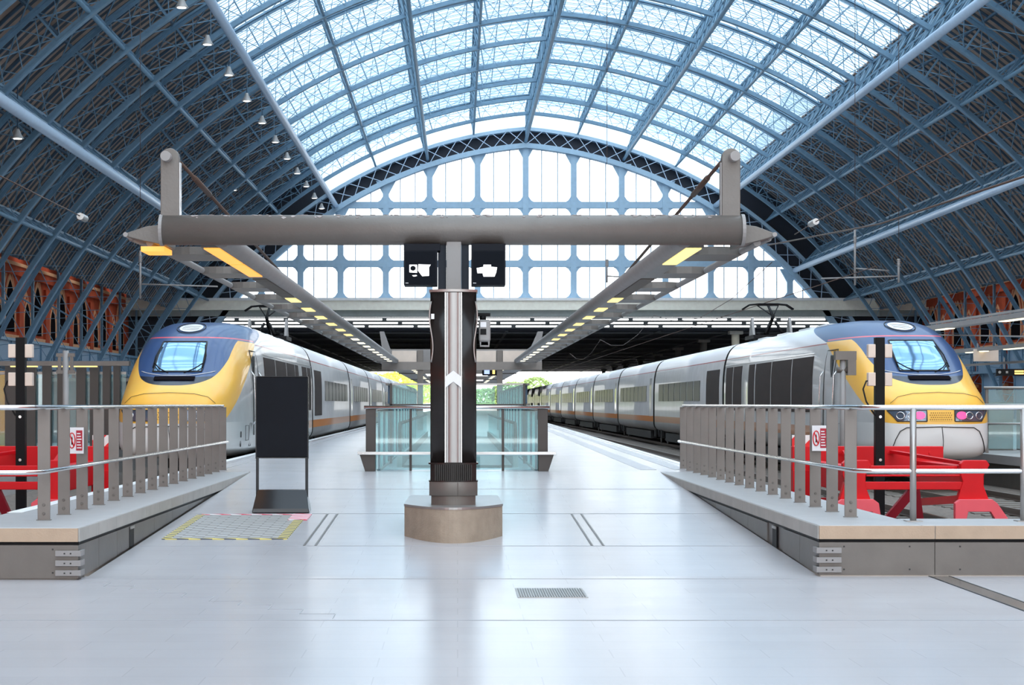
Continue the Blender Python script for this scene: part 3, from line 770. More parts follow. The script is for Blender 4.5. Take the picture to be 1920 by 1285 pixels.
    # sides
    for sg in (-1, 1):
        m = MB(); side_patch(m, sg, 7.0, 15.8, 1.5, 2.92); side_patch(m, sg, 16.05, 17.1, 1.5, 2.92); side_patch(m, sg, 18.5, 21.8, 1.5, 2.92)
        m.build('louvre_panel', 'dark_panel', t)
        m = MB(); side_patch(m, sg, 9.8, 9.85, 1.5, 2.92, .02); side_patch(m, sg, 13.0, 13.04, 1.5, 2.92, .02); side_patch(m, sg, 20.2, 20.26, 1.5, 2.92, .02); side_patch(m, sg, 6.9, 22.1, 2.98, 3.01, .02)
        m.build('panel_trim', 'silver', t)
        # cab door with oval window, handrails
        dx = lambda z, o=.012: sg * (side_x(z, 5) + o)
        dm = MB()
        for s_ in (4.35, 5.55): dm.tube([(dx(z), s_, z) for z in (.95, 1.4, 2.0, 2.5, 2.85, 3.02)], .012, 5)
        dm.tube([(dx(3.02), 4.35, 3.02), (dx(3.02), 5.55, 3.02)], .012, 5)
        d = dm.build('cab_door', 'seam', t)
        m = MB(); m.prism([(4.75 + .10 * math.cos(a * .3142), 2.62 + .27 * math.sin(a * .3142)) for a in range(20)], dx(2.62, -.04), dx(2.62, .03), 'x'); m.build('door_window', 'window', d)
        m = MB()
        for s_ in (4.15, 5.75): m.tube([(dx(1.2, .0), s_, 1.2), (dx(1.3, .07), s_, 1.3), (dx(1.8, .07), s_, 1.8), (dx(2.4, .07), s_, 2.4), (dx(2.5, 0), s_, 2.5)], .018, 6)
        m.build('handrail', 'chrome', d)
        # small hatch outlines low on the side of the nose
        m = MB()
        def sq(a, b, c, e):
            m = MB(); m.tube([(dx(z, .004), s_, z) for s_, z in ((a, c), (b, c), (b, e), (a, e), (a, c))], .006, 4); m.build('hatch', 'seam', t)
        sq(2.7, 3.3, .85, 1.2); sq(3.6, 3.9, .7, 1.25); sq(5.8, 6.6, .95, 1.1)
        for s_, z in ((2.2, .78), (2.2, 1.0)): m = MB(); m.tube([(sg * (side_x(z, 2.2) + .004), s_ + .07 * math.cos(a * .52), z + .07 * math.sin(a * .52)) for a in range(13)], .008, 4); m.build('filler_cap', 'seam', t)
    m = MB()
    for s_ in (8.5, 11.0, 14.5, 18.0): m.box(-.7, .7, s_, s_ + 1.6, 3.70, 3.82)
    m.build('roof_equipment', 'silver', t, bevel=.03)
    m = MB(); m.box(-1.25, 1.25, 7.0, 21.5, .05, .46); m.build('underframe', 'loco_black', t)
    bogie(t, 4.6) if False else None
    bogie(t, 9.0); bogie(t, 17.6)
    pantograph(Xc, Yt + 21.3, pan_label)
    return t
def coach(Xc, Y, L, label, group, doors=True, first=False):
    t = thing('passenger_carriage', label, 'train carriage', (Xc, Y, 0), group)
    m = MB(); K = 48
    for s_ in (8, 8.12, 8.12 + 1e-3):
        pass
    ring = section(8, K)
    for yy in (.22, L - .22): m.v += [(x, yy, z) for x, _, z in ring]
    for k in range(K): k2 = (k + 1) % K; m.face([k, k2, K + k2, K + k], 0, True)
    m.face(list(range(K))[::-1], 1); m.face([K + k for k in range(K)], 1)
    m.build('body', ['coach', 'rubber'], t)
    m = MB(); m.box(-1.1, 1.1, -.06, .23, .9, 3.15); m.build('gangway', 'rubber', t)
    m = MB(); m.box(-1.1, 1.1, L - .23, L + .06, .9, 3.15); m.build('gangway', 'rubber', t)
    for sg in (-1, 1):
        # doors
        dy = 1.0 if first else 0.9
        m = MB(); side_patch(m, sg, dy, dy + 3.2 if first else dy + .95, 1.15 if not first else 1.3, 2.9); 
        m.build('door', 'dark_panel' if first else 'silver', t)
        y = dy + (4.9 if first else 2.3); nwin = 0
        while y + 2.1 < L - .9 and nwin < 8:
            m = MB(); side_patch(m, sg, y, y + 1.75, 1.83, 2.58, .014); m.build('side_window', 'window', t)
            y += 2.0; nwin += 1
    for yy in ((2.0, L - .2) if first else (L - .2,)): bogie(t, yy)
    m = MB(); m.box(-1.22, 1.22, 3.0, L - 3, .08, .44); m.build('underframe', 'loco_black', t)
    m = MB()
    for s_ in (3, L - 5): m.box(-.5, .5, s_, s_ + 1.4, 3.70, 3.80)
    m.build('roof_equipment', 'silver', t, bevel=.03)
    return t
ORD0 = ['first', 'second', 'third', 'fourth', 'fifth', 'sixth', 'seventh', 'eighth', 'ninth', 'tenth']
def train(Xc, Yt, n, lit, side, col):
    power_car(Xc, Yt, 1, lit, f'yellow and blue nosed high-speed train power car {side}', None, f'black pantograph raised on the roof of the {side.split(" with")[0].replace("on the ", "")} train')
    y = Yt + 22.4; prev = None
    for i in range(n):
        L = 21.6 if i == 0 else 18.5
        coach(Xc, y, L, f'silver grey carriage of the {col} train, {ORD[i]} behind its power car', f'carriages of the {col} train', first=(i == 0)); y += L + .15
train(10.4, 39.0, 10, True, 'on the right with glowing pink lamps', 'right-hand')
train(-6.4, 40.0, 9, False, 'on the left with unlit lamps', 'left-hand')
# ================================================================ NEAR OBJECTS
CX = -.05; CY = 21.6
# ---- T-shaped column carrying the canopy
col = thing('canopy_column', 'dark clad column with a steel channel holding up a long grey crossbeam', 'column', (CX, CY, fz(CY)))
zf = fz(CY)
def base_outline(grow=0):
    P = []
    for i in range(25):
        u = -1 + i / 12; P.append(((.585 + grow) * u, .05 - grow - .80 * (1 - u * u)))
    for i in range(9):
        u = 1 - i / 4; P.append(((.565 + grow) * u, 2.05 + grow + .10 * (1 - u * u)))
    return P
m = MB(); m.prism(base_outline(), -.06, .36, 'z'); m.build('stone_base', 'plinth', col)
m = MB(); m.prism(base_outline(.006), .36, .385, 'z'); m.build('base_cap', 'steel', col)
def col_outline(hw, n=18, flat=.10):
    """column plan: straight sides, curved front and back"""
    P = []
    for i in range(n + 1):
        u = -1 + 2 * i / n; P.append((hw * u, -hw * .62 - hw * .36 * (1 - u * u)))
    for i in range(n + 1):
        u = 1 - 2 * i / n; P.append((hw * u, hw * .62 + hw * .36 * (1 - u * u)))
    return P
m = MB(); m.prism(col_outline(.262), .37, .50, 'z'); m.build('foot_ring', 'panel', col)
m = MB(); m.prism(col_outline(.285), .495, .665, 'z', sm=True); m.box(.05, .056, -.285, -.272, .5, .66); m.build('lower_shroud', 'panel', col, bevel=.012)
m = MB(); m.prism(col_outline(.272), .665, .88, 'z')
for i in range(-9, 10):
    u = i / 10 * .9; x = .262 * u; y = -.285 * .62 - .285 * .36 * (1 - u * u); m.box(x - .008, x + .008, y - .012, y + .02, .675, .865)
m.prism(col_outline(.294), .865, .885, 'z'); m.prism(col_outline(.290), .66, .675, 'z')
m.build('ribbed_collar', 'clad', col)
zt_ = 3.06 - zf
m = MB()
m.prism(col_outline(.272), .885, zt_ - .02, 'z', sm=True); m.build('cladding', 'clad', col)
m = MB(); m.prism(col_outline(.285), zt_ - .03, zt_, 'z'); m.build('top_rim', 'steel', col)
# curved steel channel proud of the cladding
m = MB()
def chan(u, v):
    a = R_(-150 + 120 * u); return (.088 * math.cos(a) + .0, -.250 - .055 * (-math.sin(a)), .89 + (zt_ - .93) * v)
m.grid(chan, 14, 1); m.box(-.082, .082, -.29, -.2, .89, zt_ - .04)
m.build('steel_channel', 'channel', col, fix=False)
m = MB()
for sx in (-1, 1): m.box(sx * .094 - .007, sx * .094 + .007, -.297, -.23, .89, zt_ - .04)
m.build('channel_edge', 'polished', col)
m = MB(); z0 = CZ + (758 - 727) * 21.3 / 3400 - zf
m.prism([(-.09, z0), (0, z0 + .07), (.09, z0), (.09, z0 + .13), (0, z0 + .20), (-.09, z0 + .13)], -.325, -.30); plabel(m.build('chevron_marker', 'sign_white', col), 'pale upward chevron on the channel')
for sx in (-1, 1):                                # thin curved bands on the column's flanks
    m = MB(); zc = 2.62 - zf
    P = [(sx * (.262 + .02 * math.sin(t * math.pi * 2.0)), -.21, zc + .30 - .72 * t) for t in [i / 18 for i in range(19)]]
    m.tube(P, .010, 6); m.build('curved_band', 'steel', col)
m = MB(); m.box(-.262, -.225, -.25, -.2, 2.71 - zf, 2.77 - zf); m.build('wall_switch', 'sign_white', col)
# square stub between cladding and beam
m = MB(); m.box(-.083, .095, -.1, .12, zt_ - .02, 3.72 - zf); m.build('stub_post', 'grey_mid', col, bevel=.008)
m = MB(); m.box(-.185, -.085, -.02, .12, zt_, 3.66 - zf); m.box(.097, .185, -.02, .12, zt_, 3.66 - zf); m.build('inner_stub', 'roof_dark', col)
# beam
zb_ = 3.78 - zf
m = MB(); m.prism([(-.0 + .18 * math.cos(a * math.pi / 12), zb_ + .18 * math.sin(a * math.pi / 12)) for a in range(24)], -3.47, 3.44, 'x', sm=True); m.build('crossbeam', 'grey_paint', col)
m = MB()
for sx, xe in ((-1, -3.47), (1, 3.44)):
    m.prism([(.19 * math.cos(a * math.pi / 12), zb_ + .19 * math.sin(a * math.pi / 12)) for a in range(24)], xe - .02, xe + .02, 'x', sm=False)
m.build('beam_end_plate', 'grey_mid', col)
random.seed(4)
m = MB()
for i in range(90):
    x = random.uniform(-3.1, 3.1); a = R_(random.uniform(48, 86)); r = random.uniform(.008, .030)
    c = Vector((x, -.181 * math.cos(a), zb_ + .181 * math.sin(a))); nn = Vector((0, -math.cos(a), math.sin(a))); tt = Vector((0, math.sin(a), math.cos(a)))
    P = [c + Vector((r * random.uniform(.6, 1.5) * math.cos(q * .7854), 0, 0)) + tt * (r * random.uniform(.4, 1) * math.sin(q * .7854)) for q in range(8)]
    b = len(m.v); m.v += [tuple(p - nn * .004) for p in P] + [tuple(p + nn * .003) for p in P]
    m.face(range(b + 8, b + 16))
    for q in range(8): m.face([b + q, b + (q + 1) % 8, b + 8 + (q + 1) % 8, b + 8 + q])
_bd = m.build('bird_debris', mat('droppings', (.34, .30, .29), .8, var=.5), col); _bd['kind'] = 'stuff'
for sx, xe in ((-1, -3.37), (1, 3.30)):
    m = MB(); P = [(-.11, zb_ - .1), (.11, zb_ - .1)] + [(.11, zb_ + .86)] + [(.11 * math.cos(a * math.pi / 8), zb_ + .86 + .11 * math.sin(a * math.pi / 8)) for a in range(1, 8)] + [(-.11, zb_ + .86)]
    m.prism([(xe + u, z) for u, z in P], -.06, .06); ep = m.build('end_post', 'grey_paint', col, bevel=.008)
    m = MB(); m.tube([(xe - sx * -.03, -.2, zb_ + .86), (xe - sx * -.03, .14, zb_ + .86)], .06, 16); m.build('pivot_pin', 'grey_mid', ep)
    m = MB(); m.box(xe + .112 if sx < 0 else xe - .125, xe + .125 if sx < 0 else xe - .112, -.05, .05, zb_ + .1, zb_ + .8); m.build('post_edge', 'silver' if sx < 0 else 'grey_mid', ep)
# intercom on the column's right flank
ic = thing('help_point', 'grey help point box fixed to the right side of the column', 'intercom', (.25, CY - .05, 2.35))
m = MB(); m.box(-.0, .14, -.05, .12, .10, .36); m.build('box_body', 'grey_mid', ic, bevel=.02)
m = MB(); m.box(.02, .09, -.056, -.045, .18, .25); m.build('grille', 'black', ic)
m = MB(); m.box(.02, .09, -.056, -.045, .27, .33); m.build('display', 'sign_white', ic)
m = MB(); m.tube([(.02, -.03, .10), (.02, -.03, .045), (.12, -.03, .045), (.12, -.03, .10)], .013, 8); m.build('handle', 'grey_mid', ic)
m = MB(); m.box(-.02, .14, 0, .06, .40, .44); m.tube([(.05, .02, .36), (.05, .02, .41)], .04, 10); m.build('bracket', 'black', ic)
# monitors hanging from the beam
def blob(mb, P, y0, y1): mb.prism(P, y0, y1)
for sx, nm in ((-1, 'left'), (1, 'right')):
    x0 = (757 - 858) * 21.3 / 3400 if sx < 0 else (884 - 858) * 21.3 / 3400
    x1 = (820 - 858) * 21.3 / 3400 if sx < 0 else (948 - 858) * 21.3 / 3400
    zt2, zb2 = CZ + (758 - 470) * 21.3 / 3400, CZ + (758 - 535) * 21.3 / 3400
    t = thing('display_monitor', f'black display monitor hung under the beam on the {nm} of the column', 'monitor', ((x0 + x1) / 2, 21.3, zb2), 'monitors under the crossbeam')
    w2 = (x1 - x0) / 2; h = zt2 - zb2
    m = MB(); m.box(-w2, w2, 0, .35, 0, h); m.build('housing', 'board', t, bevel=.008)
    m = MB(); m.box(-w2 + .02, w2 - .02, -.006, .002, .015, h - .01); sc = m.build('screen', 'screen', t)
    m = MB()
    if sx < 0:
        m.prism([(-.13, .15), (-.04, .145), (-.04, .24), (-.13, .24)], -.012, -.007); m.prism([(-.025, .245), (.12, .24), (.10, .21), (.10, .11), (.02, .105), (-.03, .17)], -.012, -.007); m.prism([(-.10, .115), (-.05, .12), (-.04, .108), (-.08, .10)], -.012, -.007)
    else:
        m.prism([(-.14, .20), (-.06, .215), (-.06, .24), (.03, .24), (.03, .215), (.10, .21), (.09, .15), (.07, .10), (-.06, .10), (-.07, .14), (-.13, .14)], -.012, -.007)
    m.build('painted_reflection', 'white_reflection', sc)  # glowing white shape painted as a window reflected in the screen
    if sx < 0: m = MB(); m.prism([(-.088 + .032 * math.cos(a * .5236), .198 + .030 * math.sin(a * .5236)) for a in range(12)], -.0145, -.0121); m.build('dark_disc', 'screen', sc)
    m = MB(); m.box(-w2 + .02, -w2 + .055, -.010, -.006, .022, .028); m.build('maker_plate', 'sign_white', sc)
    m = MB(); m.box(-w2, w2 + (.03 if sx < 0 else 0), .0, .3, h, h + .08); m.build('mount', 'board', t)
# ---- canopy wings
def wing(sx, label):
    y1 = 83.5
    t = thing('canopy_wing', label, 'platform canopy', (0, CY + .15, 0))
    XT = sx * 2.78 - .06; XR = sx * 3.66 - .05; Z = 3.70; L = y1 - CY
    m = MB(); m.tube([(XT, .05, Z), (XT, L, Z)], .115, 16); m.build('main_tube', 'grey_mid', t)
    m = MB(); m.tube([(XR, .1, Z - .05), (XR, L, Z - .05)], .045, 8); m.build('outer_rail', 'grey_mid', t)
    xa, xb = sorted((XT + sx * .0, XT + sx * .25))
    m = MB(); m.box(xa, xb, .1, L, Z - .11, Z + .06); m.build('service_tray', 'grey_paint', t)
    m = MB()
    for k in range(110): m.box(xa + .02, xb - .02, 5.4 + k * .05, 5.415 + k * .05, Z - .13, Z - .11) if k * .05 < 4.6 else None
    m.build('tray_slot', 'panel', t)
    y = 1.5
    while y < L:                                # horizontal blades from tray to outer rail
        m = MB(); x0 = XT + sx * .23; n = 6
        F = []; Bk = []
        for i in range(n + 1):
            u = i / n; x = x0 + (XR - x0) * u; bow = math.sin(math.pi * u) * .10
            F.append((x, y - .22 - bow)); Bk.append((x, y + .75))
        m.prism(F + Bk[::-1], Z - .10, Z + .0, 'z'); m.build('blade', 'grey_paint', t, bevel=.0)
        y += 3.3
    k = 0
    spots = ([(.1, 2.5), (2.6, 4.9)] if sx < 0 else [(.1, 2.6)]) + [(10.4 + i * 3.3, 11.6 + i * 3.3) for i in range(15)]
    for i, (a, b_) in enumerate(spots):
        m = MB(); m.box(xa + .03, xb - .03, a, b_, Z - .125, Z - .108)
        near = sx < 0 and i < 2
        m.build('light_panel', 'orange_light' if near else ('yellow_light' if i < 8 else 'pale_light'), t)
    # pointed front end
    xe = -3.49 if sx < 0 else 3.37; xt = -3.98 if sx < 0 else 3.80
    m = MB(); m.prism([(xe, Z - .09), (xe, Z + .17), (xe + (xt - xe) * .5, Z + .14), (xt, Z + .06), (xt, Z + .02), (xe + (xt - xe) * .6, Z - .03)], .0, .7, mi=0)
    m.build('pointed_end', 'grey_paint', t, bevel=.008)
    m = MB(); m.tube([(xt + sx * -.0, -.03, Z + .04), (xt, .5, Z + .04)], .03, 8); m.tube([(xt, .4, Z + .03), (XR, 1.6, Z - .05)], .04, 8); m.build('nosing', 'grey_mid', t)
    if sx < 0:
        m = MB(); m.box(-3.80, -3.52, .0, .6, Z - .16, Z - .10); m.build('end_light', 'orange_light', t)
    # tie rods
    px_ = -3.37 - .05 if sx < 0 else 3.25
    m = MB(); m.tube([(px_ + sx * -.1, -.05, 4.60), (XT, 8.2, Z + .09)], .022, 8); ra, rb = Vector((px_ - sx * .1, -.05, 4.60)), Vector((XT, 8.2, Z + .09)); m.tube([ra.lerp(rb, .10), ra.lerp(rb, .22)], .036, 8)
    m.build('tie_rod', 'wire', t)
    return t
wing(-1, 'long slatted canopy wing left of the column with orange lights near its front')
wing(1, 'long slatted canopy wing right of the column with one bright light under the beam')
# far frame that carries the other end
ff = thing('canopy_portal', 'distant two-post grey frame with cream panels across the platform', 'canopy frame', (0.0, 84.0, PZ))
def W(x, y, Y=84.0): p = px(x, y, Y); return p[0], p[2] - PZ
m = MB()
x0, zA = W(716, 694); x1, zB_ = W(1016, 679); m.box(x0, x1, -.2, .3, zA, zB_); m.build('box_beam', 'post_steel', ff)
for a in (788, 937):
    xq, _ = W(a, 700); m = MB(); m.box(xq - .13, xq + .13, -.05, .25, 0, W(0, 657)[1]); m.build('post', 'panel', ff)
for a, b_ in ((735, 781), (893, 930), (943, 987)):
    xa, za = W(a, 679); xb, zb2 = W(b_, 658); m = MB(); m.box(xa, xb, -.12, .05, za, zb2); plabel(m.build('panel', 'cream', ff), 'cream infill panel')
m = MB(); xa, za = W(716, 679); xb, zb2 = W(1016, 655); m.box(xa, xb, .06, .2, za, zb2); m.build('back_panel', 'grey_mid', ff)
for sg, a, b_ in ((-1, 712, 735), (1, 1018, 990)):
    xa, z_a = W(a, 622); xb, z_b = W(b_, 664); m = MB(); m.prism([(xa, z_a), (xa + (xb - xa) * .35, z_a), (xb, z_b), (xb, z_b - .3), (xa + (xb - xa) * .3, z_b - .2)], -.15, .15); m.build('end_bracket', 'grey_mid', ff)

# ---- stone plinths with railings either side of the ramp
def plinth(sx, label, rl):
    XI = 3.58 if sx > 0 else -3.68; XO = 4.60 if sx > 0 else -4.96; XF = 12.4 if sx > 0 else -12.4
    yf = 17.97 if sx > 0 else 17.6
    t = thing('stone_plinth', label, 'plinth', (XI, yf, 0))
    o = Vector((XI, yf, 0))
    def B(mb, xa, xb, ya, yb, za, zb, mi=0): mb.box(min(xa, xb) - o.x, max(xa, xb) - o.x, ya - yf, yb - yf, za, zb, mi)
    m = MB(); B(m, XI + sx * .02, XO, yf + .02, 32.1, -.33, PZ - .17); B(m, XO, XF, yf + .02, yf + 1.0, -.33, PZ - .17); m.build('base_wall', 'panel', t)
    m = MB()
    B(m, XI, XO, yf, 32.1, PZ - .14, PZ, 0); B(m, XO, XF, yf, yf + 1.02, PZ - .14, PZ, 0)
    cp = m.build('coping', 'stone_top', t, bevel=.012)
    m = MB(); x = XI                              # buff stone faces along the front
    i = 0
    while abs(x) < abs(XF) - .2:
        x2 = x + sx * (1.28 if i else 1.15); B(m, x + sx * .004, x2 - sx * .004, yf - .012, yf + .01, PZ - .138, PZ - .008); x = x2; i += 1
    m.build('front_stone', 'stone', t)
    m = MB()
    y = yf
    while y < 31.5:
        y2 = min(y + .95, 32.0); B(m, XI - sx * .010, XI, y + .004, y2 - .004, PZ - .138, PZ - .010); y = y2
    m.build('side_stone', 'concrete', t)
    m = MB(); B(m, XI + sx * .015, XI + sx * .05, yf + .015, 32.0, PZ - .17, PZ - .138); B(m, XI, XF, yf + .018, yf + .05, PZ - .17, PZ - .138); m.build('shadow_gap', 'black', t)
    # metal facing panels
    m = MB(); x = XI; k = 0
    while abs(x) < abs(XF) - .2:
        x2 = x + sx * 1.15; B(m, x + sx * .004, x2 - sx * .004, yf + .004, yf + .03, .012, PZ - .172); x = x2
        for q in (.25, .9):
            for zz in (.06, PZ - .22): B(m, x - sx * q - .008, x - sx * q + .008, yf, yf + .01, zz, zz + .016, 1)
    m.build('front_panel', ['panel', 'seam'], t)
    y = yf + .02
    while y < 29:
        y2 = y + (1.0 if y < 20.0 else 1.4)
        if not (20.3 < y + .5 < 21.0): 
            z0 = fz(y) + .01; z1 = fz(y2) + .01
            if z1 < PZ - .18:
                m = MB()
                xa, xb = sorted((XI + sx * .004 - o.x, XI + sx * .03 - o.x))
                m.hexa([(xa, y + .004 - yf, z0), (xb, y + .004 - yf, z0), (xb, y2 - .004 - yf, z1), (xa, y2 - .004 - yf, z1), (xa, y + .004 - yf, PZ - .172), (xb, y + .004 - yf, PZ - .172), (xb, y2 - .004 - yf, PZ - .172), (xa, y2 - .004 - yf, PZ - .172)])
                m.build('side_panel', 'panel', t)
        y = y2
    m = MB(); B(m, XI - sx * .001, XI + sx * .028, 20.35, 20.62, fz(20.6), PZ - .18); B(m, XI - sx * .012, XI, 20.37, 20.6, .30, .33, 1); m.build('recess', ['black', 'steel'], t)
    for k in range(3):                            # wrap-round corner guards
        z = .04 + .095 * k + .0
        m = MB(); B(m, XI - sx * .028, XI + sx * .22, yf - .03, yf, z, z + .055); B(m, XI - sx * .028, XI, yf + .0005, yf + .16, z, z + .055)
        for q in (.07, .13): B(m, XI + sx * q - .008, XI + sx * q + .008, yf - .034, yf - .029, z + .02, z + .034, 1)
        m.build('corner_guard', ['grey_mid', 'seam'], t, bevel=.006)
    # railing
    PX = 4.17 if sx > 0 else -4.27; y0 = 19.24 if sx > 0 else 18.72; zt, zm = 1.672, 1.02
    r = thing('railing', rl, 'railing', (PX, y0, PZ))
    for i in range(16):
        y = i * .95; m = MB(); m.box(-.064, .064, y - .012, y + .012, 0, zt - PZ - .02); m.box(-.075, .075, y - .03, y + .03, 0, .008)
        for zz in (.07, .16): m.tube([(0, y - .012, zz), (0, y - .024, zz)], .016, 8, 1)
        m.build('post', ['post_steel', 'panel'], r, bevel=.003)
    yr = 18.55 if sx > 0 else 18.15; yb = yr - y0
    xs2 = sx * 7.6 if sx > 0 else -7.0
    for nm, z, rr in (('top_rail', zt - PZ, .026), ('mid_rail', zm - PZ, .024)):
        xo = -sx * .085 if nm == 'top_rail' else -sx * .085
        xo = 0 if nm == 'top_rail' else -sx * .08
        P = [(xo, 14.29, z), (xo, yb + .30, z), (xo + sx * .03, yb + .12, z), (xo + sx * .16, yb, z), (xs2, yb, z)]
        m = MB(); m.tube(P, rr, 12); m.build(nm, 'polished', r)
    m = MB()
    for i in range(16): m.box(min(0, -sx * .08), max(0, -sx * .08), i * .95 - .012, i * .95 + .012, zm - PZ - .015, zm - PZ + .015)
    m.build('rail_bracket', 'post_steel', r)
    for xr in ((4.66, 5.79, 6.9) if sx > 0 else (-5.45, -6.6)):
        m = MB(); m.tube([(xr - PX, yb, 0), (xr - PX, yb, zt - PZ)], .034, 12); m.box(xr - PX - .08, xr - PX + .08, yb - .08, yb + .08, 0, .01); m.build('round_post', 'steel', r)
    return r
plinth(-1, 'grey stone-topped plinth wrapping the left side of the ramp', 'steel railing with flat posts on the left plinth')
plinth(1, 'grey stone-topped plinth wrapping the right side of the ramp', 'steel railing with flat posts on the right plinth')
# warning signs on the railings
def no_entry(x, y, z, label, side):
    t = thing('warning_sign', label, 'sign', (x, y, z), 'no-entry signs on the railings')
    m = MB(); m.box(-.088, .088, 0, .012, 0, .295); m.build('plate', 'sign_white', t, bevel=.002)
    m = MB(); m.box(.005, .075, -.004, .0, .035, .262); rp = m.build('red_panel', 'sign_red', t)
    m = MB()
    for k in range(6): m.box(.014, .066 - .006 * (k % 3), -.007, -.004, .06 + .032 * k, .072 + .032 * k)
    m.build('text_line', 'sign_white', rp)
    m = MB(); P = [(-.042 + .036 * math.cos(a * .3142), -.005, .148 + .085 * math.sin(a * .3142)) for a in range(21)]; m.tube(P, .006, 6); m.tube([(-.063, -.005, .21), (-.021, -.005, .086)], .006, 6)
    s_ = m.build('prohibition_ring', 'red', t)
    m = MB(); m.prism([(-.048, .10), (-.036, .10), (-.034, .17), (-.042, .20), (-.05, .17)], -.004, -.001); m.build('figure', 'black', s_)
xx, yy, zz = px(142, 851, 20.4); no_entry(xx, 20.4, zz, 'small red and white prohibition sign on the left railing', -1)
xx, yy, zz = px(1537, 846, 21.0); no_entry(xx, 21.0, zz, 'small red and white prohibition sign on the right railing', 1)

# ---- black sign stand
sg = thing('sign_stand', 'blank black poster board on two legs with a heavy base', 'sign stand', (-2.39, 24.7, fz(24.7)), rz=R_(1.5))
z1 = fz(24.7); zb = CZ + (758 - 858) * 24.6 / 3400 - z1; zt = CZ + (758 - 707) * 24.6 / 3400 - z1
m = MB(); m.box(-.352, .352, -.015, .015, zb, zt); bd = m.build('poster_board', 'board', sg, bevel=.01)
m = MB(); m.box(-.352, .352, -.02, .02, zt, zt + .012); m.box(-.36, -.345, -.02, .02, zb - .02, zt); m.box(.345, .36, -.02, .02, zb - .02, zt); m.box(-.36, .36, -.02, .02, zb - .015, zb); m.build('board_frame', 'gloss_black', bd)
for x in (-.335, .335): m = MB(); m.box(x - .02, x + .02, -.015, .015, .2, zb); m.build('leg', 'gloss_black', sg)
m = MB(); P = [(-.30, .0), (.22, .0), (.22, .10), (.04, .30), (-.04, .30), (-.29, .055)]
m.v = []; 
b0 = [(-.385, P), (.385, P)]
for xw in (-1, 1):
    for u, z in P: m.v.append((xw * (.385 - .05 * z / .30), u, z))
n = len(P); m.face(range(n)); m.face(list(range(n, 2 * n))[::-1])
for i in range(n): j = (i + 1) % n; m.face([i, n + i, n + j, j])
m.build('base', 'gloss_black', sg, bevel=.008)

# ---- taped paving patch, floor tracks, drain
mt = thing('paving_patch', 'grey studded paving patch edged with striped tape', 'paving patch', (0, 0, 0))
def rq(mb, x0, x1, y0, y1, h, mi=0, base=0.002):
    mb.hexa([(x0, y0, fz(y0) + .001), (x1, y0, fz(y0) + .001), (x1, y1, fz(y1) + .001), (x0, y1, fz(y1) + .001), (x0, y0, fz(y0) + h), (x1, y0, fz(y0) + h), (x1, y1, fz(y1) + h), (x0, y1, fz(y1) + h)], mi)
m = MB(); rq(m, -3.42, -2.06, 21.3, 24.25, .004)
k = 0
for i in range(10):
    for j in range(22):
        if (i + j) % 2 == 0: rq(m, -3.40 + i * .134, -3.40 + i * .134 + .118, 21.32 + j * .132, 21.32 + j * .132 + .116, .007, 1)
m.build('mat_surface', [mat('patch_grey', (.30, .29, .28), .6), mat('patch_light', (.45, .445, .44), .5)], mt)
m = MB(); rq(m, -3.46, -2.02, 21.24, 21.33, .010); rq(m, -3.47, -3.37, 21.25, 24.2, .010); rq(m, -2.12, -2.0, 21.25, 23.7, .010); plabel(m.build('edge_tape', 'haz_y', mt), 'yellow and black striped tape')
m = MB(); rq(m, -3.42, -2.2, 24.2, 24.28, .010); rq(m, -2.2, -1.95, 23.5, 24.3, .012); plabel(m.build('red_tape', 'haz_r', mt), 'red and white striped tape')
for xa, lab in ((-1.745, 'pair of thin metal floor strips right of the taped patch'), (1.53, 'pair of thin metal floor strips right of the column base')):
    t = thing('floor_channel', lab, 'floor channel')
    for dx in (0, .13): m = MB(); rq(m, xa + dx - .012, xa + dx + .012, 20.6, 24.35, .006); m.build('metal_strip', 'panel', t)
t = thing('floor_channel', 'long metal strip in the near floor running out from under the right plinth', 'floor channel')
for dx in (0, .2): m = MB(); m.box(4.66 + dx, 4.675 + dx, 6, 17.95, .001, .006); m.build('metal_strip', 'seam', t)
m = MB(); m.box(4.675, 4.86, 6, 17.95, .0, .004); m.build('strip_plate', 'polished', t)
t = thing('drain_grate', 'small slotted metal drain grate in the near floor', 'drain')
m = MB(); m.box(.53, 1.15, 15.95, 16.75, .0, .006); m.build('frame', 'steel', t)
m = MB()
for i in range(26): m.box(.55 + i * .0228, .55 + i * .0228 + .010, 15.99, 16.71, .006, .011)
m.build('grate_bar', 'panel', t)

# ---- glass enclosure round the stairwell
def bal(label, X0, X1, Y0, Y1):
    t = thing('glass_balustrade', label, 'balustrade', ((X0 + X1) / 2, Y0, PZ)); cx = (X0 + X1) / 2; hw = (X1 - X0) / 2
    for sx in (-1, 1):
        m = MB(); m.box(sx * hw - .09, sx * hw + .09, -.03, .03, 0, 1.12); m.prism([(sx * (hw - .09), 0), (sx * (hw + .09), 0), (sx * (hw + .20), .34), (sx * (hw - .09), .34)], -.28, -.02); m.build('end_post', 'dark_steel', t, bevel=.006)
        m = MB(); m.box(sx * .83 - .022, sx * .83 + .022, -.03, .03, 0, 1.12); m.box(sx * .83 - .015, sx * .83 + .015, -.25, 0, .30, .34); m.build('mid_post', 'dark_steel', t)
    m = MB(); m.tube([(-hw - .12, -.04, 1.14), (hw + .12, -.04, 1.14)], .032, 12); m.build('top_rail', 'polished', t)
    m = MB(); m.prism([(-.34, .30), (-.22, .28), (-.22, .35), (-.34, .35)], -hw - .22, hw + .22, 'x'); m.build('bumper_rail', 'polished', t)
    m = MB()
    for a, b_ in ((-hw + .09, -.85), (-.81, .81), (.85, hw - .09)): m.box(a, b_, -.008, .008, .02, 1.08)
    m.build('glass_panel', 'g_teal', t)
    return t
bal('glass and steel balustrade across the platform, behind the column', -1.56, 1.53, 32.6, 36.5)
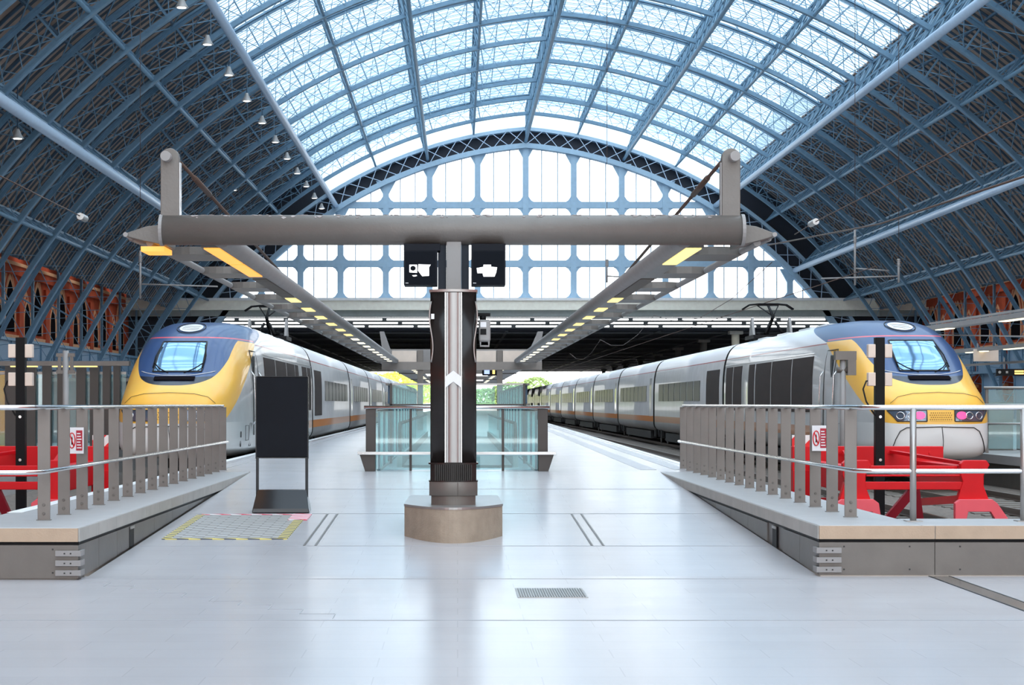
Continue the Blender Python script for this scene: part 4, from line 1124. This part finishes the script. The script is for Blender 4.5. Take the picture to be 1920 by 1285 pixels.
# side balustrades running away
def runway(sx, label):
    X = sx * 1.42; t = thing('glass_balustrade', label, 'balustrade', (X, 32.8, PZ))
    y = 0; k = 0
    while y < 29:
        top = 1.06 if y < 3.6 else 1.60
        m = MB(); m.box(-.008, .008, y + .02, y + 1.14, .03, min(top, 1.10)); m.build('glass_panel', 'g_teal', t)
        if top > 1.5:
            m = MB(); m.box(-.008, .008, y + .02, y + 1.14, 1.22, 1.58); m.build('upper_glass_panel', 'g_teal2', t)
        m = MB(); m.box(-.02, .02, y - .012, y + .012, 0, top); m.build('edge_streak', 'g_edge_streak' if k % 2 else 'blue_dark', t)
        m = MB(); m.box(-.015, .015, y + .57, y + .585, .03, top); m.build('edge_streak', 'blue_dark' if k % 2 else 'g_edge_streak', t)  # pale and dark strips: glass edges plus painted reflection streaks
        y += 1.17; k += 1
    m = MB(); m.box(-.03, .03, 3.7, y, 1.58, 1.62); m.box(-.035, .035, 3.7, y, 1.11, 1.21); m.box(-.03, .03, 0, 3.7, 1.06, 1.10); m.build('handrail', 'panel', t)
    m = MB(); m.box(-.04, .04, 0, y, 0, .03); m.build('foot_channel', 'steel', t)
runway(-1, 'tall glass balustrade running away along the left of the stairwell')
runway(1, 'tall glass balustrade running away along the right of the stairwell')
t = thing('glass_screen', 'frosted glass screen across the stairwell behind the front balustrade', 'glass screen', (0, 36.6, PZ))
m = MB(); m.box(-1.36, 1.34, -.02, .02, 1.585, 1.62); m.build('top_rail', 'steel', t)
m = MB(); m.box(-1.36, 1.34, -.03, .03, 1.12, 1.20); m.build('dark_band', 'dark_steel', t)
for a, b_ in ((-1.35, -.82), (-.80, .75), (.80, 1.33)):
    m = MB(); m.box(a, b_, -.008, .008, 1.2, 1.58); m.build('glass_panel', 'g_teal', t)
for x in (-1.37, 1.32): m = MB(); m.box(x, x + .05, -.03, .03, 0, 1.62); m.build('post', 'dark_steel', t)
# moving walkway inside the enclosure
for xc, nm in ((-.68, 'left'), (.68, 'right')):
    t = thing('moving_walkway', f'moving walkway on the {nm} inside the glass enclosure', 'moving walkway', (xc, 34.2, PZ))
    m = MB(); m.box(-.35, .35, 0, 30, .0, .05); m.build('belt', 'panel', t)
    for sx in (-.42, .42):
        m = MB(); m.box(sx - .05, sx + .05, .2, 30, .0, .24); m.build('skirt', 'steel', t)
        m = MB(); m.box(sx - .006, sx + .006, .5, 30, .24, .80); m.build('side_glass', 'g_teal', t)
        m = MB(); m.tube([(sx, .5, .30), (sx, .34, .45), (sx, .34, .68), (sx, .5, .83), (sx, 30, .83)], .035, 8); m.build('hand_belt', 'rubber', t)

# ---- buffer stops
def buffer(Xc, side, label):
    t = thing('buffer_stop', label, 'buffer stop', (Xc, 27.7, RZ))
    for sx in (-1, 1):
        x = sx * .90
        m = MB()
        m.prism([(x - .19, .36), (x - .19 - .05, .34), (x - .16, .62), (x - .19, .72), (x - .19, .90), (x - .14, .95), (x + .2, .95), (x + .25, .88), (x + .16, .72), (x + .16, .55), (x + .24, .34)], -.07, .07)
        m.box(x - .10, x + .10, .07, 3.0, .45, .85); m.build('side_frame', 'red', t, bevel=.012)
        m = MB(); F = [(x - .30 - (.18 if sx < 0 else 0), -.0), (x - .30, .30), (x - .22, .36), (x + .26, .36), (x + .34, .30), (x + .55 * (1 if sx > 0 else .7), 0), (x + .34, 0), (x + .24, .17), (x - .10, .17), (x - .14, 0)]
        m.prism(F, -.16, -.05); m.build('foot_plate', 'red_lit', t, bevel=.008)
        m = MB(); m.beam((x, .1, .88), (x - sx * .5, 3.0, 1.0), .09, .05); m.beam((x - sx * .1, .1, .35), (x, 3.0, .15), .12, .12); m.build('strut', 'red', t)
    m = MB(); m.box(-.75, .75, -.04, .06, .50, .62); m.box(-.72, .72, -.02, .05, .70, .73); m.box(-.72, .72, .15, .22, .78, .86); m.build('cross_tube', 'red', t, bevel=.01)
    m = MB(); m.beam((.02, -.0, .52), (-.32, .3, .02), .13, .10, (0, 1, 0)); m.beam((.02, -.0, .52), (.16, .3, .02), .13, .10, (0, 1, 0)); m.build('v_brace', mat('dark_red_paint', (.28, .006, .02), .5), t)
    m = MB(); m.box(-1.28, 1.28, 3.05, 3.25, .66, 1.09); hb = m.build('head_beam', 'red', t, bevel=.012)
    m = MB()
    for x in (-1.1, -.55, -.48, .35, .42, 1.05): m.tube([(x, 3.05, .98), (x, 3.03, .98)], .025, 8)
    m.build('bolt', 'red', hb)
    xs_ = side * 1.08
    m = MB(); m.box(xs_ - .2, xs_ + .2, 3.08, 3.12, 1.09, 1.28); plabel(m.build('striped_board', 'haz_board', t), 'red and white striped board')
    m = MB(); m.box(xs_ - .2, xs_ + .2, 3.0, 3.3, .1, .68); m.build('end_block', 'red', t)
    return t
buffer(6.96, -1, 'bright red buffer stop behind the right railing')
buffer(-7.08, 1, 'bright red buffer stop behind the left railing')
# ---- black signal poles with paired pale lamps
def sigpole(x, label):
    t = thing('signal_pole', label, 'signal pole', (x, 29.5, RZ))
    m = MB(); m.box(-.075, .075, -.07, .07, 0, 2.89); m.build('pole', 'black', t, bevel=.004)
    for z in (2.56, 2.10):
        for sx in (-1, 1):
            m = MB(); m.box(sx * .135 - .06, sx * .135 + .06, -.08, .06, z, z + .22); m.build('lamp_box', 'cream', t, bevel=.012)
    m = MB(); m.tube([(-.09, -.03, 2.2), (-.22, -.03, 2.18), (-.27, -.03, 2.05), (-.22, -.03, 1.85), (-.08, -.05, 1.62)], .014, 8); m.build('cable', 'rubber', t)
    m = MB()
    for z in (.9, 1.6, .45): m.tube([(0, -.07, z), (0, -.085, z)], .025, 8)
    m.build('bolt', 'polished', t)
sigpole(6.86, 'black signal pole with pale lamp boxes, in front of the right-hand train')
sigpole(-7.1, 'black signal pole with pale lamp boxes at the far left')
def greypole(x, y, top, label, side):
    t = thing('loudspeaker_post', label, 'post', (x, y, RZ))
    m = MB(); m.tube([(0, 0, 0), (0, 0, top - RZ)], .06, 12); m.build('post', 'grey_mid', t)
    z = top - RZ
    m = MB()
    if side < 0:
        for zz in (z - .12, z - .45): m.box(-.18, .18, -.035, .035, zz, zz + .07)
        m.box(-.15, -.09, -.03, .03, z - .44, z - .06); m.box(.09, .15, -.03, .03, z - .44, z - .06)
    else:
        m.box(-.16, .25, -.09, .09, z - .15, z + .02); m.box(.08, .245, -.085, .085, z - .45, z - .15); m.tube([(-.12, 0, z - .35), (.1, 0, z - .35)], .06, 10)
    m.build('head', 'panel', t)
greypole(-7.65, 35.4, 2.75, 'thin grey post with a double crosspiece behind the left railing', -1)
greypole(7.52, 35.4, 2.72, 'thin grey post with a boxy head beside the right-hand train', 1)
# ================================================================ BACKGROUND THINGS
# hanging lamps along the left edge of the glazing
def spot(x, y, z, label, group=None, drop=.9):
    t = thing('hanging_lamp', label, 'hanging lamp', (x, y, z), group)
    m = MB(); m.tube([(0, 0, drop), (0, 0, .35)], .03, 6); m.build('stem', 'blue_dark', t)
    m = MB(); m.lathe([(.09, .5), (.13, .38), (.2, .2), (.30, .04), (.33, 0), (.24, .0)], (0, 0, 0), 14); m.build('shade', 'lamp_body', t)
    m = MB(); m.lathe([(.22, -.02), (.22, .02)], (0, 0, 0), 12); m.build('bulb', 'lamp_off', t)
    return t
x0, z0 = arc(-1, 42.5, R_(57.8))
proto = None
for k in range(1, 13):
    y = DD - BAY * k + 1.2
    if proto is None: proto = spot(x0 - .9, y, z0 - 1.1, 'white lamp in the slanting row hung along the left edge of the glazing', 'lamps along the left edge of the glazing')
    else: c = copy_tree(proto); c.location = (x0 - .9, y, z0 - 1.1)
    (proto if k == 1 else c)['label'] = f'white lamp hung along the left glazing edge, {ORD[k - 1]} in the row from the end screen'
for (a, b_, Y, l) in ((122, 70, 98, 'topmost of the two lone lamps hung against the dark left boarding'), (186, 128, 107, 'lower of the two lone lamps hung against the dark left boarding'), (33, 260, 92, 'lone lamp below the lower pale tube at the far left'), (438, 357, 150, 'lone lamp hung in the dark roof just above the crossbeam')):
    p = px(a, b_, Y); spot(p[0], Y, p[2], l, None, 3.0)
# catenary and guy wires
def wire(name, label, pts, r=.03, ins=None):
    t = thing(name, label, 'overhead wire', pts[0])
    P = [tuple(Vector(p) - Vector(pts[0])) for p in pts]
    m = MB(); m.tube(P, r, 6); m.build('cable', 'wire', t)
    if ins:
        q = Vector(ins) - Vector(pts[0]); d = (Vector(P[-1]) - Vector(P[0])).normalized(); m = MB()
        m.tube([q + d * (i * .08 - .4) for i in range(11)], .1, 8, rs=[.05 if i % 2 else .11 for i in range(11)]); m.build('insulator', 'lamp_body', t)
    return t
wire('guy_wire', 'dark guy wire crossing the right boarding from the top right', [px(2000, 175, 36), px(1525, 418, 60), px(1490, 440, 62)], .018, px(1525, 418, 60))
wire('guy_wire', 'dark wire just above the lower pale tube on the right', [px(2000, 305, 40), px(1650, 420, 55), px(1440, 460, 70)], .03)
wire('guy_wire', 'brown guy wire with an insulator on the far left', [px(-80, 290, 40), px(160, 410, 55)], .018, px(155, 408, 54.5))
for xc, nm in ((10.4, 'right-hand'), (-6.4, 'left-hand')):
    P = []; 
    wire('contact_wire', f'overhead line above the {nm} train', [(xc, 45, 5.13), (xc, 200, 5.13), (xc, 380, 5.13)], .012)
    pts = []
    for k in range(9):
        for q in (0, .25, .5, .75): pts.append((xc, 60 + (k + q) * 36, 6.4 - 1.0 * math.sin(math.pi * q)))
    wire('messenger_wire', f'sagging upper wire above the {nm} train', pts, .012)
# wire supports
def mast(x, y, z0, z1, arm, label):
    c_ = (abs(x - AX) + EE) / RI; hz = CZ + CC + RI * math.sqrt(1 - c_ * c_)
    t = thing('wire_hanger', label, 'wire hanger', (x, y, z0))
    m = MB(); m.tube([(0, 0, z1 - z0), (0, 0, 0)], .05, 6); m.build('rod', 'grey_mid', t)
    m = MB(); m.tube([(0, 0, z1 - z0), (0, 0, hz - z0)], .012, 4); m.build('suspension_wire', 'wire', t)
    m = MB(); m.tube([(0, 0, (z1 - z0) * .3), (arm, 0, (z1 - z0) * .3 - .1)], .035, 6)
    m.build('arm', 'grey_mid', t)
    m = MB(); m.tube([(0, 0, (z1 - z0) * .75 + i * .04) for i in range(9)], .09, 8, rs=[.09 if i % 2 else .05 for i in range(9)]); m.build('insulator', 'grey_mid', t)
for a, b0, b1, Y, arm, l in ((263, 560, 470, 75, 3.2, 'thin grey wire hanger left of the left canopy wing'), (1685, 530, 490, 75, -3.2, 'thin grey wire hanger above the right-hand train nose'), (1603, 535, 430, 80, 1.5, 'thin wire hanger right of the right canopy wing'), (1138, 530, 490, 80, 2.2, 'thin wire hanger in front of the bright end screen')):
    p = px(a, b0, Y); q = px(a, b1, Y); mast(p[0], Y, p[2], q[2], arm, l)
# concrete columns under the low roof on the right
colm = [(1379, 614, 656, 190, 'pale'), (1319, 636, 668, 215, 'g'), (1271, 645, 676, 245, 'g'), (1233, 655, 686, 275, 'g'), (1201, 662, 690, 305, 'g'), (1173, 668, 695, 335, 'g'), (1152, 672, 700, 365, 'g'), (1132, 676, 702, 400, 'g')]
for i, (a, b0, b1, Y, kind) in enumerate(colm):
    p = px(a, 700, Y); t = thing('concrete_column', ('pale round column under the low roof behind the right-hand train' if i == 0 else f'grey column under the low roof, {ORD[i-1]} beyond the pale one'), 'column', (p[0], Y, PZ), 'columns under the low roof')
    m = MB(); r = .42; m.lathe([(r, -.1), (r, 8.7)], (0, 0, 0), 16); m.build('shaft', 'cream2' if i == 0 else 'concrete', t)
    m = MB(); m.box(-.7, .7, -.7, .7, 8.5, 8.85); m.build('head', 'concrete', t)
# left platform: fin screen with strip light
t = thing('fin_screen', 'row of tall dark metal fins with glass between on the far left platform', 'screen', (-12.2, 48, PZ))
xw = [( 20, 20), (56, 22), (88, 16), (116, 16), (152, 17), (177, 16), (200, 14), (219, 12)]
for a, wd in xw:
    xq = (a - 858) * 48 / 3400 + 12.2; hw = wd * 48 / 6800; m = MB(); m.box(xq - hw, xq + hw, -.05, .12, 0, 2.72 - PZ); m.build('fin', 'dark_steel', t)
m = MB(); m.box(-.3, 3.4, .12, .14, .1, 2.5 - PZ); m.build('glass_panel', 'g_teal', t)
m = MB(); m.box(-.3, 3.4, .14, .2, 1.98, 2.06); m.build('top_bar', 'steel', t)
t = thing('strip_light', 'long yellow strip light under a dark beam over the left fins', 'strip light', (-11.6, 47, 2.72))
m = MB(); m.box(-.9, 3.1, -.1, .15, -.02, .10); m.build('housing', 'panel', t)
for a, b_ in ((.02, .70), (1.1, 2.25)): m = MB(); m.box(a, b_, -.06, .1, -.055, -.02); m.build('tube', 'yellow_light', t)
t = thing('train_door_panel', 'yellow door panel of a train at the far left edge', 'panel', (-12.5, 49.5, PZ))
m = MB(); m.box(0, .28, 0, .05, .0, 2.1); m.build('panel', mat('orange_yellow', (.95, .45, .05), .4), t)
# dark backdrop structures on the left platform
t = thing('platform_kiosk', 'dark low building behind the fins on the left platform', 'kiosk', (-15, 56, PZ))
m = MB(); m.box(-4, 5.0, 0, 3, 0, 1.9); m.build('walls', 'roof_dark', t)
m = MB(); m.box(-4.1, 5.1, -.1, 3.1, 1.9, 2.0); m.build('roof', 'panel', t)
# right platform: balustrade, canopy, sign boards
t = thing('glass_balustrade', 'glass balustrade on the far right platform beside the train nose', 'balustrade', (13.0, 44.5, PZ))
for i in range(4):
    m = MB(); m.box(i * 1.0 + .03, i * 1.0 + .97, -.01, .01, .1, 1.55); m.build('glass_panel', 'g_teal', t)
    m = MB(); m.box(i * 1.0 - .035, i * 1.0 + .035, .02, .08, 0, 1.62); m.build('post', 'panel', t)
m = MB(); m.tube([(-.1, -.04, 1.60), (4, -.04, 1.60)], .035, 8); m.tube([(-.1, -.06, .72), (4, -.06, .72)], .03, 8); m.tube([(-.1, -.06, 1.18), (4, -.06, 1.18)], .03, 8); m.build('handrail', 'steel', t)
t = thing('platform_kiosk', 'dark equipment cabinets behind the right glass balustrade', 'kiosk', (13.6, 47, PZ))
for i in range(3): m = MB(); m.box(i * 1.1, i * 1.1 + .8, 0, .7, 0, 1.25 - .2 * (i % 2)); m.build('cabinet', 'panel', t)
def rbeam(pts, w_, h, mt_, label, light=None):
    t = thing('canopy_beam', label, 'canopy beam', pts[0]); P = [Vector(p) - Vector(pts[0]) for p in pts]
    m = MB()
    for a, b_ in zip(P, P[1:]): m.beam(a, b_, w_, h)
    m.build('beam', mt_, t)
    if light:
        for l0, l1 in light:
            a, b_ = P[0].lerp(P[-1], l0), P[0].lerp(P[-1], l1); m = MB(); m.beam(a - Vector((0, 0, h / 2 + .01)), b_ - Vector((0, 0, h / 2 + .01)), w_ * .6, .03); m.build('light_panel', 'pale_light', t)
    return t
# the next platform's slatted canopy, seen over the nose of the right-hand train
def Rp(x, y, Y): return px(x, y, Y)
rbeam([Rp(1745, 616, 56), Rp(1990, 582, 42)], .35, .14, 'grey_mid', 'upper grey canopy beam crossing behind the right-hand nose', [(.08, .2), (.62, .9)])
rbeam([Rp(1745, 607, 57), Rp(1990, 571, 43)], .10, .06, 'grey_mid', 'thin grey canopy rail just over the upper canopy beam')
rbeam([Rp(1798, 659, 52), Rp(1990, 642, 44)], .25, .10, 'grey_mid', 'lower grey canopy beam above the blank sign board', [(.1, .3), (.5, .8)])
rbeam([Rp(1800, 686, 52), Rp(1990, 674, 46)], .10, .06, 'grey_mid', 'thin grey rail passing behind the blank sign board')
rbeam([Rp(1740, 628, 54), Rp(1990, 632, 50)], .05, .04, 'grey_mid', 'thinnest grey rail between the two canopy beams')
p0 = Rp(1825, 678, 50); t = thing('hanging_sign', 'blank cream sign board hung right of the right-hand nose', 'sign', p0)
m = MB(); m.box(0, .69, -.03, .03, 0, .34); m.build('board', 'cream', t, bevel=.01)
m = MB()
for x in (.1, .59): m.box(x, x + .03, -.01, .01, .34, .5)
m.build('hanger', 'grey_mid', t)
p0 = Rp(1868, 705, 50); t = thing('departure_display', 'black display with amber text at the right edge', 'display', p0)
m = MB(); m.box(0, 1.1, -.05, .05, 0, .19); m.build('housing', 'black', t, bevel=.006)
m = MB()
for z in (.04, .105): m.box(.49, .74, -.056, -.05, z, z + .045); m.box(.78, 1.0, -.056, -.05, z, z + .045)
m.build('amber_line', 'amber', t)
m = MB(); m.prism([(.08 + .04 * math.cos(a * .63), .10 + .04 * math.sin(a * .63)) for a in range(10)], -.056, -.05); m.prism([(.25, .07), (.31, .07), (.31, .13), (.25, .13)], -.056, -.05); m.build('pictogram', 'concrete', t)
m = MB(); m.box(.2, .23, -.01, .01, .19, .5); m.box(.9, .93, -.01, .01, .19, .5); m.build('hanger', 'grey_mid', t)
# distant information display on the central platform
p0 = px(904, 704, 88); t = thing('departure_display', 'small distant platform display hung beyond the cream panels', 'display', p0)
m = MB(); m.box(0, .78, -.06, .06, -.02, .34); m.build('housing', 'black', t, bevel=.008)
m = MB(); m.box(.10, .36, -.066, -.06, .06, .26); m.build('text_block', 'blue_text', t)
m = MB(); m.box(.5, .62, -.066, -.06, .06, .26); m.build('number_block', 'amber', t)
m = MB(); m.box(.1, .13, -.01, .01, .34, 1.2); m.box(.65, .68, -.01, .01, .34, 1.2); m.build('hanger', 'grey_mid', t)
# next canopy run beyond the far frame
t = thing('distant_canopy', 'grey slatted canopy continuing beyond the cream panels', 'platform canopy', (0, 86, 0))
for sx in (-1, 1):
    m = MB(); m.box(min(sx * 2.2, sx * 3.7), max(sx * 2.2, sx * 3.7), 0, 90, 3.66, 3.76); m.build('roof_slab', 'grey_mid', t)
    m = MB()
    for k in range(16): m.box(sx * 2.5 - .12, sx * 2.5 + .12, 2 + k * 5, 3.2 + k * 5, 3.63, 3.66)
    m.build('light_panel', 'pale_light', t)
for k in range(3):
    m = MB(); m.box(-.2, .2, 28 + k * 28, 28.4 + k * 28, PZ, 3.7); m.box(-3.7, 3.7, 28 + k * 28, 28.4 + k * 28, 3.6, 3.9); m.build('post', 'panel', t)
# trees beyond the station
random.seed(11)
def tree(x, y, h, r, label, leafm):
    t = thing('tree', label, 'tree', (x, y, -.3), 'trees beyond the station roof')
    m = MB(); m.tube([(0, 0, 0), (.2, 0, h * .3), (0, 0, h * .6)], .3, 8, rs=[.4, .3, .2]); m.build('trunk', 'trunk', t)
    m = MB()
    for i in range(600):
        a = random.uniform(0, 6.283); e = random.uniform(-1, 1); rr = r * random.uniform(.35, 1) ** .5
        c = Vector((math.cos(a) * rr * math.sqrt(1 - e * e), math.sin(a) * rr * math.sqrt(1 - e * e), h * .62 + e * h * .36)); q = r * random.uniform(.04, .10)
        b = len(m.v); V = [Vector((random.gauss(0, 1), random.gauss(0, 1), random.gauss(0, 1))).normalized() * q for _ in range(6)]
        V = [Vector((q, 0, 0)), Vector((-q, 0, 0)), Vector((0, q, 0)), Vector((0, -q, 0)), Vector((0, 0, q * .7)), Vector((0, 0, -q * .7))]
        rot = Matrix.Rotation(random.uniform(0, 3), 3, 'Z') @ Matrix.Rotation(random.uniform(0, 3), 3, 'X')
        m.v += [tuple(c + rot @ v) for v in V]
        for f in ((0, 2, 4), (2, 1, 4), (1, 3, 4), (3, 0, 4), (2, 0, 5), (1, 2, 5), (3, 1, 5), (0, 3, 5)): m.face([b + k for k in f])
    m.build('crown', leafm, t)
M['leaf_y'] = mat('yellow_green_leaves', (.62, .66, .10), .9, var=.4, scale=.5)
M['leaf_g'] = mat('green_leaves', (.26, .36, .12), .9, var=.5, scale=.5)
for i, (a, Y, h, r, l, lm) in enumerate(((640, 446, 11, 8, 'yellow-green tree seen over the far end of the left-hand train, leftmost', 'leaf_y'), (692, 466, 10, 8, 'yellow-green tree over the left-hand train, second from left', 'leaf_y'), (744, 484, 10.5, 8, 'yellow-green tree over the left-hand train, third from left', 'leaf_y'), (790, 503, 9, 7, 'yellow-green tree just left of the column', 'leaf_y'), (960, 452, 7.5, 6, 'green tree between the column and the right-hand train', 'leaf_g'), (1004, 468, 9, 5, 'small green tree above the far end of the right-hand train', 'leaf_g'), (915, 470, 6, 6, 'low green tree just right of the column', 'leaf_g'))):
    tree((a - 858) * Y / 3400, Y, h, r, l, lm)
